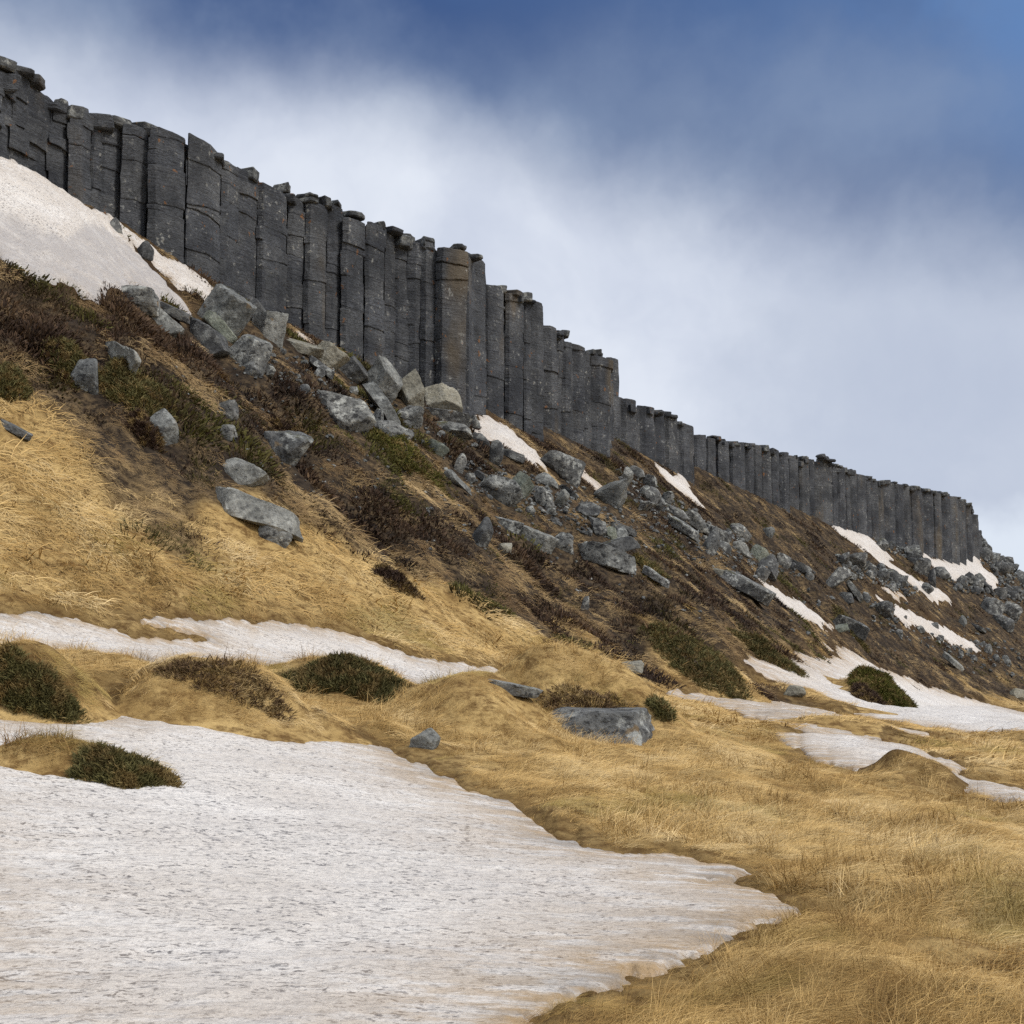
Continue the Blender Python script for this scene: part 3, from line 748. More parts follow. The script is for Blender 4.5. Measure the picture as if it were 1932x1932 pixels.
# loose slabs and broken tops along the brow of the cliff
rs = random.Random(5)
ENDS = (914, 1023, 1156, 1309, 1488, 1840)
for course in range(3):
    px = -40.0 + 9 * course
    while px < 1834:
        Y0 = line_Y(px); Y = Y0 + rs.uniform(.42, .72) - .05 * course
        w = rs.uniform(.4, 1.2); th = rs.uniform(.16, .45)
        if px < 110: th *= 1.35
        wp = w / Y * F
        if any(0 < e - px < wp * .62 for e in ENDS) or any(0 < px - e < wp * .55 for e in ENDS[:-1]): px += 5; continue
        if rs.random() < (.42, .60, .80)[course]: px += wp * .6; continue
        drop = (rs.uniform(-1, 5), rs.uniform(7, 14), rs.uniform(14, 26))[course] * 48 / Y0
        p = at(px, sil_y(px) + drop, Y)
        vw = Vector((p.x, p.y)).normalized(); ya = rs.uniform(-.9, -.1)
        ax = (vw.y * math.cos(ya) - vw.x * math.sin(ya), -vw.x * math.cos(ya) - vw.y * math.sin(ya)); bx_ = (-ax[1], ax[0])
        ring = prism_ring(rs.choice([4, 5, 5, 6]), w / 2, rs.uniform(.45, .7), rs, 3, .05)
        tl = (rs.uniform(-.16, .10), rs.uniform(-.12, .12)); tl2 = (tl[0] + rs.uniform(-.12, .12), tl[1] + rs.uniform(-.1, .1))
        me = prism_mesh('cap_slab', ring, ax, bx_, [p.z - th, p.z - th * .5, p.z], (p.x, p.y, p.z - th), (rs.uniform(-.2, .2), rs.uniform(-.2, .2)), tl, tl2, rs.randrange(9999), .06, 1.3)
        link('cap_slab', me, cliff, M_BROW if rs.random() < (.7, .4, .15)[course] else M_COL)
        px += wp * rs.uniform(.5, .85)
for px, py, w, th in ((1549, 861, 1.0, .45), (1560, 868, 1.5, .4), (1553, 866, 1.1, .4),):
    Y = line_Y(px) - .3; link('cap_slab', rock_mesh('cap_slab', 'slab', (w, 1.0, th), 5, int(px), 2), cliff, M_COL, at(px, py, Y) - C0)

# ----------------------------------------------------------------------------- boulders below the cliff
# x0, y0, x1, y1 in the photograph; form; roll; stone; label
ROCKS = [
 (200,410,229,448,'block',20,'dark','dark squat stone poking out of the big white snowbank'),
 (255,456,287,490,'boulder',42,'dark','small dark stone lying on the grassy strip that splits the snowbank'),
 (220,540,296,582,'boulder',10,'lichen','dark lichen covered boulder at the lower tip of the big snowbank'),
 (293,563,355,600,'slab',20,'dark','flat dark slab resting on the smooth pale boulder beside the snowbank'),
 (278,577,346,628,'boulder',14,'pale','smooth pale faceted boulder just below the big snowbank'),
 (343,594,431,660,'boulder',30,'dark','long dark mossy boulder sloping downhill beside the smooth pale one'),
 (376,538,477,632,'block',28,'pale','largest pale six sided block fallen at the foot of the columns'),
 (384,586,447,636,'slab',38,'green','flat mossy slab wedged under the largest six sided block'),
 (455,566,500,614,'boulder',30,'dark','dark lichen stone squeezed between the largest block and the cliff'),
 (472,592,541,642,'block',32,'pale','pale tilted column fragment right of the largest block'),
 (423,629,510,692,'boulder',20,'lichen','grey boulder with bright lichen and moss below the tilted column fragment'),
 (460,684,491,711,'boulder',0,'grey','small grey stone tucked below the mossy lichen boulder'),
 (489,688,520,712,'boulder',20,'lichen','small lichen spotted stone right of the mossy lichen boulder'),
 (525,633,608,664,'slab',10,'tan','long pale brown slab lying level against the columns'),
 (577,646,656,693,'block',12,'tan','drum of a fallen column with a dark broken end'),
 (584,674,630,707,'slab',28,'grey','low grey slab under the fallen column drum'),
 (637,672,693,722,'block',35,'dark','dark speckled block leaning over a black gap'),
 (683,677,756,760,'block',14,'pale','big upright pale cube shaped block with a cracked top face'),
 (687,724,753,793,'slab',46,'pale','smooth leaning slab propped below the big cube shaped block'),
 (745,702,799,772,'block',4,'tan','brownish upright block stained yellow at its top'),
 (797,726,870,783,'block',18,'tan','yellowish overhanging block with a black shadowed hollow beneath'),
 (749,768,798,802,'round',0,'lichen','round lichen boulder under the brownish upright block'),
 (792,771,887,803,'slab',8,'grey','long smooth grey slab under the yellowish overhanging block'),
 (814,794,888,822,'boulder',10,'lichen','mottled low rock in front of the long smooth slab'),
 (884,786,908,814,'boulder',20,'lichen','small yellow green lichen rock at the foot of the buttress column'),
 (886,818,922,839,'boulder',10,'dark','small dark rock beside the notch snow patch'),
 (604,744,705,815,'boulder',26,'lichen','broad mottled boulder with green moss on top on the upper slope'),
 (696,771,722,804,'boulder',20,'lichen','little mossy stone at the right end of the broad mottled boulder'),
 (706,796,776,836,'boulder',12,'lichen','low mottled boulder just below the leaning slab'),
 (803,830,845,858,'boulder',30,'green','greenish flat faced stone in the grass below the notch'),
 (852,858,880,893,'boulder',50,'grey','narrow upright grey stone among brown heather'),
 (840,890,887,924,'boulder',5,'pale','pale pinkish block at the upper left end of the scree'),
 (923,836,949,884,'boulder',60,'dark','dark upright stone with a white streak under the notch snow'),
 (946,848,990,870,'slab',15,'dark','dark flat stone along the lower rim of the notch snow'),
 (184,641,266,712,'boulder',38,'pale','pale slanting boulder half buried on the left slope'),
 (129,681,185,740,'boulder',15,'lichen','dark mottled boulder below the slanting pale one'),
 (280,776,334,840,'boulder',55,'pale','tall pale upright stone beside a dark bush'),
 (0,790,57,823,'slab',28,'grey','low grey stone near the left edge of the slope'),
 (414,757,447,790,'boulder',0,'grey','small square grey stone standing alone in the heather'),
 (410,803,445,830,'boulder',10,'lichen','small mottled stone below the square grey one'),
 (503,817,587,881,'boulder',36,'grey','slanting grey boulder capped with dark heather'),
 (415,866,503,916,'boulder',22,'pale','pale rounded boulder in heather above the longest slab'),
 (397,922,562,1000,'slab',22,'pale','longest pale slab lying at the upper rim of the golden grass'),
 (490,986,550,1027,'boulder',25,'lichen','blotchy stone just below the longest pale slab'),
 (895,888,930,911,'slab',10,'dark','dark angular flake in the upper scree'),
 (956,894,1005,944,'block',12,'green','large greenish flat faced block in the scree'),
 (899,902,982,950,'boulder',20,'lichen','broken mossy rock left of the greenish block'),
 (1012,893,1051,917,'round',12,'pale','smooth pale dome shaped stone right of the greenish block'),
 (1012,855,1101,907,'boulder',22,'grey','wide grey boulder below the first pale snow streak'),
 (1008,920,1042,954,'boulder',15,'lichen','knobbly lichen rock below the dome shaped stone'),
 (1035,927,1072,958,'boulder',40,'pale','pale leaning stone in the middle of the scree'),
 (1058,916,1090,940,'slab',28,'lichen','thin pale flake lying above the leaning stone'),
 (1079,950,1132,980,'block',18,'dark','smooth dark block in the open grass of the scree'),
 (1123,910,1180,957,'boulder',38,'pale','pale sloping block just below a narrow snow streak'),
 (879,981,928,1033,'boulder',58,'dark','dark standing stone with a white lichen face'),
 (933,976,986,1002,'slab',14,'lichen','low mottled slab right of the dark standing stone'),
 (977,994,1051,1034,'slab',12,'pale','wide pale slab above a patch of purple brown heather'),
 (941,1027,965,1048,'round',0,'tan','little tan rounded stone beneath the low mottled slab'),
 (1046,1008,1080,1041,'boulder',30,'lichen','mottled stone right of the wide pale slab'),
 (1094,1028,1194,1074,'slab',8,'lichen','big flat lichen slab at the lower edge of the scree'),
 (1122,1015,1203,1045,'slab',-4,'dark','dark overhanging slab lying on the big flat lichen slab'),
 (1112,978,1144,1012,'boulder',10,'lichen','dark cracked stone above the overhanging slab'),
 (1139,996,1163,1018,'round',0,'green','left one of two small rounded stones above the overhanging slab'),
 (1160,996,1186,1022,'round',20,'pale','right one of two small rounded stones above the overhanging slab'),
 (1154,987,1199,1008,'slab',22,'grey','sloping grey stone roofing the two small rounded stones'),
 (1166,883,1194,915,'boulder',45,'pale','pale white spotted stone at the head of the scree ridge'),
 (1185,880,1215,904,'boulder',10,'grey','grey stone right behind the white spotted one'),
 (1212,898,1238,925,'boulder',30,'grey','wedge shaped grey stone on the scree ridge'),
 (1206,920,1246,951,'round',25,'grey','rounded split boulder on the scree ridge'),
 (1220,938,1253,962,'boulder',15,'grey','grey rock under the rounded split boulder'),
 (1198,948,1232,969,'boulder',10,'lichen','pale spotted rock low on the left of the scree ridge'),
 (1248,930,1271,956,'boulder',10,'lichen','knobbly stone on top of the scree ridge'),
 (1248,943,1298,975,'boulder',28,'grey','broad grey rock in the crest of the scree ridge'),
 (1264,977,1317,1014,'slab',28,'lichen','speckled flat rock along the lower edge of the scree ridge'),
 (1283,967,1336,1000,'boulder',25,'lichen','lumpy lichen rock above the speckled flat rock'),
 (1327,988,1378,1018,'slab',4,'grey','layered grey block with level cracks in the far scree'),
 (1322,998,1357,1050,'boulder',62,'grey','tall grey stone leaning in front of the layered block'),
 (1377,990,1417,1019,'boulder',25,'grey','pointed grey rock right of the layered block'),
 (1352,1021,1378,1041,'boulder',0,'grey','small grey stone between the tall leaning stone and a pale one'),
 (1383,1023,1417,1047,'boulder',5,'pale','pale yellow tinged rock beneath the pointed rock'),
 (1412,1030,1450,1061,'block',25,'green','greenish block near the lower end of the far scree'),
 (1431,1050,1467,1093,'boulder',55,'dark','large dark stone leaning downhill at the end of the far scree'),
 (1427,1070,1452,1102,'boulder',30,'grey','grey rock tucked below the large dark leaning stone'),
 (1464,1046,1494,1073,'boulder',15,'grey','squarish grey rock right of the dark leaning stone'),
 (1492,1059,1529,1081,'slab',22,'dark','dark cracked outcrop trailing from the far scree'),
 (1339,1071,1380,1089,'slab',8,'tan','flat tan slab jutting out of dark heather'),
 (1362,1081,1461,1130,'slab',25,'grey','long grey slab at the head of a short snow streak'),
 (1214,1071,1263,1106,'slab',32,'grey','smooth grey rim of rock showing at the grass edge'),
 (1439,996,1461,1014,'boulder',0,'pale','small pale rock alone below the far columns'),
 (1582,1045,1602,1070,'boulder',10,'grey','left stone of the cluster under the long snow streak'),
 (1599,1047,1633,1078,'round',22,'grey','rounded lumps of rock beside the long snow streak'),
 (1634,1062,1654,1081,'boulder',10,'grey','small grey rock right at the rim of the long snow streak'),
 (1649,1074,1677,1098,'round',10,'grey','rounded grey boulder below the middle of the long snow streak'),
 (1540,1074,1604,1112,'boulder',15,'grey','large flat grey rock left of the leaning slab on the far slope'),
 (1580,1073,1616,1091,'slab',8,'lichen','pale cracked slab behind the large flat rock'),
 (1599,1099,1627,1132,'slab',50,'pale','smooth blue grey slab leaning downhill on the far slope'),
 (1582,1119,1610,1136,'round',5,'dark','small dark capped stone beneath the leaning slab'),
 (1626,1119,1641,1136,'boulder',10,'grey','little grey stone at the lower end of the leaning slab'),
 (1649,1138,1685,1167,'round',12,'grey','round grey boulder touching the straight snow streak'),
 (1568,1165,1637,1199,'boulder',18,'grey','grassy rock arch shaped outcrop below the short snow streak'),
 (1563,1178,1600,1192,'slab',-8,'green','flat greenish slab beside the arch shaped outcrop'),
 (1653,1017,1675,1042,'boulder',50,'grey','grey slab between the long snow streak and the far columns'),
 (1515,1080,1535,1094,'boulder',10,'grey','small grey rock below the dark cracked outcrop'),
 (1672,1076,1697,1100,'boulder',15,'dark','dark rock above the tip of the long snow streak'),
 (1688,1088,1711,1112,'boulder',10,'grey','grey rock beside the small snow dash'),
 (1708,1031,1739,1064,'block',18,'grey','tall grey block right at the foot of the last columns'),
 (1722,1056,1756,1087,'round',5,'dark','big dark rounded rock under the tall grey block'),
 (1762,1071,1791,1093,'round',18,'grey','rounded rock at the lower rim of the bright corner snow'),
 (1815,1081,1841,1102,'block',15,'dark','dark stone standing in the bright corner snow'),
 (1838,1083,1858,1102,'block',-15,'dark','smaller dark stone next to it in the bright corner snow'),
 (1736,1101,1760,1122,'round',5,'grey','grey boulder standing on the lower tip of the long snow streak'),
 (1751,1076,1766,1108,'block',5,'dark','thin dark upright stone above the snow streak tip'),
 (1848,1130,1897,1161,'boulder',15,'grey','broad grey rock outcrop on the far right slope'),
 (1892,1138,1924,1169,'boulder',25,'grey','grey rock joined to the right end of the broad outcrop'),
 (1875,1163,1912,1188,'boulder',22,'dark','dark heathery rock below the broad far right outcrop'),
 (1830,1175,1860,1192,'slab',15,'dark','low dark rock in the golden grass of the far right slope'),
 (1809,1163,1822,1181,'boulder',60,'pale','small pale upright stone in the far right grass'),
 (1782,1232,1816,1261,'slab',40,'pale','pale slanting slab just above the broad right snowfield'),
 (1857,1217,1872,1233,'boulder',0,'grey','small grey stone past the end of the straight snow streak'),
 (1890,1238,1905,1252,'round',0,'pale','small pale stone near the right edge above the snowfield'),
 (1906,1302,1945,1322,'round',5,'tan','pale stone at the right edge under a dark overhang of heather'),
 (1094,1128,1111,1153,'boulder',60,'grey','lone small grey stone on the brown lower slope'),
 (1173,1249,1213,1268,'round',5,'tan','low tan grey stone lying in flat golden grass'),
 (1478,1296,1517,1315,'round',5,'tan','tan lichen stone on the grass rim of the right snowfield'),
 (918,1285,1018,1311,'slab',4,'lichen','flat dark speckled rock at the end of the dirty snow band'),
 (1030,1346,1246,1402,'wedge',0,'grey','large flat topped grey rock set in the golden grass mound'),
 (775,1380,827,1414,'boulder',32,'pale','small smooth pointed stone beside the rock capped mound'),
 (649,1430,666,1439,'round',0,'dark','tiny dark pebble resting on the large speckled snowfield'),
]
FOOT = []
def rock_at(x0, y0, x1, y1, form, roll, stone, seed, sub, depth=None, euler=None):
    xc = (x0 + x1) / 2; p, hit = cast_full([xc], [y1 - (y1 - y0) * .06]); p = p[0]; Y = p[1]
    w = (x1 - x0) / F * Y * 1.12; h = (y1 - y0) / F * Y * 1.10
    d = (min(w, max(h, .6 * w)) * .95) if depth is None else depth
    sink = .30
    me = rock_mesh('boulder', form, (w * 1.02, d, h * (1 + sink)), roll, seed, sub, euler=euler)
    ctr = Vector((p[0] * (1 + d * .3 / Y), Y + d * .30, p[2] + h / 2 - h * sink / 2))
    b = Vector((ctr.x, ctr.y, p[2]))
    me.transform(Matrix.Translation(ctr - b)); FOOT.append((ctr.x, ctr.y, w * .5, d * .5) if form != 'wedge' else (ctr.x, ctr.y + .15, w * .42, .05))
    return link('boulder', me, None, M_ROCK[stone], b)
for k, (x0, y0, x1, y1, form, roll, stone, lab) in enumerate(ROCKS):
    o = rock_at(x0, y0, x1, y1, form, roll, stone, 900 + k, 5 if form in ('wedge', 'block') and x1 - x0 > 44 else 4 if (x1 - x0) > 44 else 3)
    tag(o, lab, 'pebble' if 'pebble' in lab else 'rock', 'fallen rocks below the cliff')
    if 'pebble' in lab: o.name = 'pebble'
# small stones of the scree, alike within each spread
SCREE = [('small grey scree stone scattered between the larger rocks of the middle scree', [(880,880),(1010,900),(1130,950),(1200,1010),(1190,1040),(1080,1000),(960,960),(880,925)], 38, (5, 15)),
         ('small grey scree stone scattered along the rocky ridge below the low far columns', [(1160,880),(1240,915),(1330,985),(1450,1035),(1540,1080),(1520,1095),(1420,1070),(1330,1040),(1240,980),(1180,930)], 46, (5, 14)),
         ('small grey scree stone scattered below the boulders at the foot of the tall columns', [(420,640),(560,670),(680,720),(800,800),(910,810),(920,845),(800,850),(680,800),(560,740),(440,700)], 34, (6, 16)),
         ('small dark scree stone in the rubble below the last columns of the cliff', [(1780,1085),(1860,1050),(1932,1085),(1945,1150),(1880,1130),(1800,1115)], 70, (6, 20)),
         ('small dark stone on the rubble crest past the end of the cliff', [(1838,1010),(1870,1045),(1932,1085),(1932,1100),(1860,1062),(1836,1035)], 34, (6, 15)),
         ('small grey stone in the rubble strip along the long snow streak', [(1580,1045),(1680,1080),(1740,1120),(1720,1130),(1640,1100),(1575,1070)], 34, (5, 13)),
         ('small grey stone scattered over the far right slope above the snowfield', [(1640,1130),(1780,1190),(1932,1230),(1932,1290),(1780,1235),(1640,1180)], 30, (5, 12)),
         ('small dark stone at the feet of the last columns', [(1640,1010),(1700,1030),(1740,1062),(1720,1060),(1650,1030)], 14, (5, 12))]
rs = random.Random(11)
def in_poly(poly, x, y):
    c = False; n = len(poly)
    for i in range(n):
        (xa, ya), (xb, yb) = poly[i], poly[(i + 1) % n]
        if (ya > y) != (yb > y) and x < (xb - xa) * (y - ya) / (yb - ya) + xa: c = not c
    return c
for lab, poly, n, (s0, s1) in SCREE:
    xs = [p[0] for p in poly]; ys = [p[1] for p in poly]; k = 0
    protos = []
    while k < n:
        x, y = rs.uniform(min(xs), max(xs)), rs.uniform(min(ys), max(ys))
        if not in_poly(poly, x, y): continue
        if 'snow' not in lab:
            pp, _ = cast_full([x], [y])
            if lookup(TABS, pp[:, 0], pp[:, 1])[0] > 0: continue
        s = s0 + (s1 * 1.35 - s0) * rs.random() ** 1.5; h = s * rs.uniform(.55, .95)
        o = rock_at(x - s / 2, y - h, x + s / 2, y, rs.choice(['boulder', 'boulder', 'block', 'round', 'slab']), rs.uniform(-10, 40), rs.choice(['grey', 'grey', 'dark', 'lichen']) if 'dark' not in lab else rs.choice(['dark', 'dark', 'grey']), rs.randrange(10 ** 6), 2)
        o.name = 'scree_stone'; tag(o, lab, 'stone', lab.replace('small ', '').replace('stone', 'stones')); k += 1
#@@PART3
# ----------------------------------------------------------------------------- grass, heather and shrubs
def blade_set(n, rng, spread, length, width, lean, lift, ang_spread, segs=3, curl=.5):
    """ribbons rooted in a disc, swept along +X; returns vertices, quads, shade"""
    V, Q, S = [], [], []
    for k in range(n):
        r = spread * math.sqrt(rng.random()); t = rng.uniform(0, 6.283)
        p = np.array((r * math.cos(t), r * math.sin(t), -.02)); L = length * rng.uniform(.55, 1.25)
        a = rng.gauss(0, ang_spread); d = np.array((math.cos(a), math.sin(a), 0)); side = np.array((-d[1], d[0], 0))
        e0 = lift * rng.uniform(.5, 1.4); w = width * rng.uniform(.6, 1.3); sh = rng.random()
        e = e0; b = len(V)
        for i in range(segs + 1):
            f = i / segs; ww = w * (1 - .8 * f) / 2
            tw = side * math.cos(.6 * f + sh) + np.array((0, 0, 1)) * math.sin(.6 * f + sh) * .6
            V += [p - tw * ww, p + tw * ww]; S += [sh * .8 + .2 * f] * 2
            step = L / segs
            p = p + step * (d * math.cos(e) + np.array((0, 0, 1)) * math.sin(e))
            e -= lean * rng.uniform(.6, 1.4) / segs; a += rng.gauss(0, curl * .3); d = np.array((math.cos(a), math.sin(a), 0)); side = np.array((-d[1], d[0], 0))
        for i in range(segs): Q.append((b + 2 * i, b + 2 * i + 1, b + 2 * i + 3, b + 2 * i + 2))
    return np.array(V), np.array(Q), np.array(S)
def twig_set(n, rng, spread, length, width, up=1.0):
    V, Q, S = [], [], []
    for k in range(n):
        r = spread * math.sqrt(rng.random()); t = rng.uniform(0, 6.283)
        p = np.array((r * math.cos(t), r * math.sin(t), -.02)); o = np.array((math.cos(t), math.sin(t), 0)) * (r / spread) * .9 + np.array((rng.gauss(0, .35), rng.gauss(0, .35), up))
        o /= np.linalg.norm(o); L = length * rng.uniform(.5, 1.2) * (1.15 - .5 * r / spread)
        sd = np.cross(o, (rng.gauss(0, 1), rng.gauss(0, 1), rng.gauss(0, 1))); sd /= np.linalg.norm(sd) + 1e-9
        w = width * rng.uniform(.6, 1.4); sh = rng.random(); b = len(V)
        for f, ww in ((0, .5), (.55, 1.0), (1.0, .25)):
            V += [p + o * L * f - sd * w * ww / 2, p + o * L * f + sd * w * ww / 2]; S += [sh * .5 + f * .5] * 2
        Q += [(b, b + 1, b + 3, b + 2), (b + 2, b + 3, b + 5, b + 4)]
    return np.array(V), np.array(Q), np.array(S)
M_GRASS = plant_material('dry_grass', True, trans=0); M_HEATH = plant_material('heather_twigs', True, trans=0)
def variants(cname, specs, mat):
    c = bpy.data.collections.new(cname)
    for i, (V, Q, S) in enumerate(specs):
        me = np_mesh('%s_%02d' % (cname, i), V, Q, True, {'shade': S}); me.materials.append(mat)
        c.objects.link(bpy.data.objects.new('%s_%02d' % (cname, i), me))
    return c
rv = random.Random(3)
NEAR = [blade_set(50, rv, .17, .34, .0050, .95, .40, .85, curl=.9) for _ in range(4)] + [blade_set(30, rv, .10, .26, .0045, .8, 1.05, .9) for _ in range(2)]
MID = [blade_set(50, rv, .26, .30, .0062, .9, .38, .70, curl=.35) for _ in range(4)] + [blade_set(26, rv, .14, .28, .009, .8, 1.0, .9) for _ in range(2)]
FAR = [blade_set(46, rv, .42, .34, .017, .8, .36, .80, 2) for _ in range(4)] + [blade_set(22, rv, .28, .34, .026, .8, 1.0, .9, 2) for _ in range(2)]
HMID = [twig_set(56, rv, .30, .14, .014) for _ in range(4)]
HFAR = [twig_set(46, rv, .46, .17, .034) for _ in range(4)]
C_N = variants('near_blades', NEAR, M_GRASS); C_M = variants('mid_blades', MID, M_GRASS); C_F = variants('far_blades', FAR, M_GRASS)
C_HM = variants('mid_twigs', HMID, M_HEATH); C_HF = variants('far_twigs', HFAR, M_HEATH)
def scatter_tree(name, coll):
    g = bpy.data.node_groups.new(name, 'GeometryNodeTree')
    g.interface.new_socket('Geometry', in_out='INPUT', socket_type='NodeSocketGeometry'); g.interface.new_socket('Geometry', in_out='OUTPUT', socket_type='NodeSocketGeometry')
    i = g.nodes.new('NodeGroupInput'); o = g.nodes.new('NodeGroupOutput'); ins = g.nodes.new('GeometryNodeInstanceOnPoints')
    ci = g.nodes.new('GeometryNodeCollectionInfo'); ci.inputs[0].default_value = coll; ci.inputs[1].default_value = True; ci.inputs[2].default_value = True
    def na(nm, ty):
        n = g.nodes.new('GeometryNodeInputNamedAttribute'); n.data_type = ty; n.inputs[0].default_value = nm; return n.outputs[0]
    er = g.nodes.new('FunctionNodeEulerToRotation'); g.links.new(na('rot', 'FLOAT_VECTOR'), er.inputs[0])
    g.links.new(i.outputs[0], ins.inputs['Points']); g.links.new(ci.outputs[0], ins.inputs['Instance']); ins.inputs['Pick Instance'].default_value = True
    g.links.new(na('variant', 'INT'), ins.inputs['Instance Index']); g.links.new(er.outputs[0], ins.inputs['Rotation']); g.links.new(na('scl', 'FLOAT_VECTOR'), ins.inputs['Scale'])
    g.links.new(ins.outputs[0], o.inputs[0]); return g
def scatter(name, coll, nvar, x, y, ang, scl, tint, label, category, up=None, variant=None):
    n = len(x); z = ground_z(x, y); e = .12 * np.hypot(x, y) / 12 + .05
    gxx = (ground_z(x + e, y) - ground_z(x - e, y)) / (2 * e); gyy = (ground_z(x, y + e) - ground_z(x, y - e)) / (2 * e)
    gl = np.hypot(gxx, gyy); kk = np.minimum(1, .9 / (gl + 1e-6)); gxx *= kk; gyy *= kk
    # turn so that local +X runs along the sweep and local Z follows the ground
    ca, sa = np.cos(ang), np.sin(ang)
    pitch = -np.arctan(gxx * ca + gyy * sa); roll = np.arctan(-gxx * sa + gyy * ca)
    me = bpy.data.meshes.new(name); me.vertices.add(n); me.vertices.foreach_set('co', np.stack([x, y, z], 1).astype(np.float32).ravel())
    def fa(nm, ty, dom, arr, key):
        a = me.attributes.new(nm, ty, 'POINT'); a.data.foreach_set(key, arr)
    fa('rot', 'FLOAT_VECTOR', 'POINT', np.stack([roll, pitch, ang], 1).astype(np.float32).ravel(), 'vector')
    fa('scl', 'FLOAT_VECTOR', 'POINT', np.repeat(scl[:, None], 3, 1).astype(np.float32).ravel(), 'vector')
    fa('variant', 'INT', 'POINT', (RNG.integers(0, nvar, n) if variant is None else variant).astype(np.int32), 'value')
    fa('tint', 'FLOAT_COLOR', 'POINT', np.concatenate([tint, np.ones((n, 1))], 1).astype(np.float32).ravel(), 'color')
    me.update()
    o = link(name, me); tag(o, label, category, None, 'stuff')
    md = o.modifiers.new('scatter', 'NODES'); md.node_group = scatter_tree(name, coll)
    return o
def pal(cols, t):
    cols = np.array(cols); t = np.clip(t, 0, .999) * (len(cols) - 1); i = t.astype(int); f = (t - i)[:, None]
    return cols[i] * (1 - f) + cols[i + 1] * f
def sample(n, r0, r1, seed):
    g = np.random.default_rng(seed); r = np.exp(g.uniform(math.log(r0), math.log(r1), n)); t = g.uniform(math.radians(-23.5), math.radians(23.5), n)
    return r * np.sin(t), r * np.cos(t), g
GOLD = [(.20, .115, .040), (.40, .255, .090), (.60, .405, .160), (.73, .525, .235), (.80, .615, .33)]
TAN = [(.12, .078, .042), (.26, .172, .085), (.44, .315, .155), (.60, .445, .24)]
HEA = [(.024, .018, .016), (.056, .037, .028), (.105, .068, .045), (.18, .12, .07)]
FOOT = np.array(FOOT)
SHRUB_FOOT = []
def off_rocks(x, y):
    ok = np.ones(len(x), bool)
    for cx, cy, rx, ry in SHRUB_FOOT:
        ok &= (((x - cx) / rx) ** 2 + ((y - cy) / ry) ** 2 + .5 * noise2(x / (.3 * rx), y / (.3 * ry), 85) > .62) | (RNG.random(len(x)) < .30)
    for cx, cy, rx, ry in FOOT:
        if rx < .12: continue
        ok &= ((x - cx) / (rx * .95 + .05)) ** 2 + ((y - cy + ry * .55) / (ry * 1.25 + .35)) ** 2 > 1
    return ok
def zones(x, y):
    s, _, _ = line_info(x, y); return s, goldness(x, y, s), np.where(mounds(x, y) > .16, -1.0, lookup(TABS, x, y))
def sweep_angle(x, y, s):
    down = math.atan2(-.5, .865)
    w = sstep(24, 15, s)
    a = (1.5 * fbm2(x / 3.2, y / 3.2, 51, 2) - .15) * (1 - w) + (down + .8 * fbm2(x / 3.0, y / 3.0, 52, 2)) * w
    return a
def grass_tint(x, y, sd, g, s):
    t = .50 + .42 * fbm2(x / 1.1, y / 1.1, 53, 3) + .12 * noise2(x / 6.5, y / 6.5, 54) + .18 + g.uniform(-.34, .30, len(x))
    t = t - .50 * np.exp(-np.clip(-sd, 0, 9) / .6)                     # sodden where the snow has just gone
    c = pal(GOLD, t)
    ol = sstep(.32, .62, fbm2(x / 2.2, y / 2.2, 55, 3) + g.uniform(-.12, .12, len(x)))[:, None]
    return c * (1 - .55 * ol) + np.array((.27, .225, .06)) * .55 * ol
def grass_band(n, r0, r1, coll, seed, label, s0):
    x, y, g = sample(n, r0, r1, seed); s, gold, sd = zones(x, y)
    bald = fbm2(x / .8, y / .8, 57, 2) < -.52
    keep = (sd < .02 + .25 * (g.random(len(x)) < .25)) & (s > .4) & (g.random(len(x)) < gold) & ~bald & off_rocks(x, y) & ((sd < -.35) | (g.random(len(x)) < .35))
    x, y, s, sd = x[keep], y[keep], s[keep], sd[keep]
    v = np.where(g.random(len(x)) < .12, g.integers(4, 6, len(x)), g.integers(0, 4, len(x)))
    short = np.where(sd > -.3, .42, np.where(sd > -.7, .7, 1.0)) * np.where(mounds(x, y) > .1, .75, 1)
    scatter('grass', coll, 6, x, y, sweep_angle(x, y, s) + g.normal(0, .5, len(x)), s0 * g.uniform(.65, 1.2, len(x)) * short * (.85 + .5 * np.clip(fbm2(x / .9, y / .9, 58, 2), -.5, .8)), grass_tint(x, y, sd, g, s), label, 'grass', variant=v)
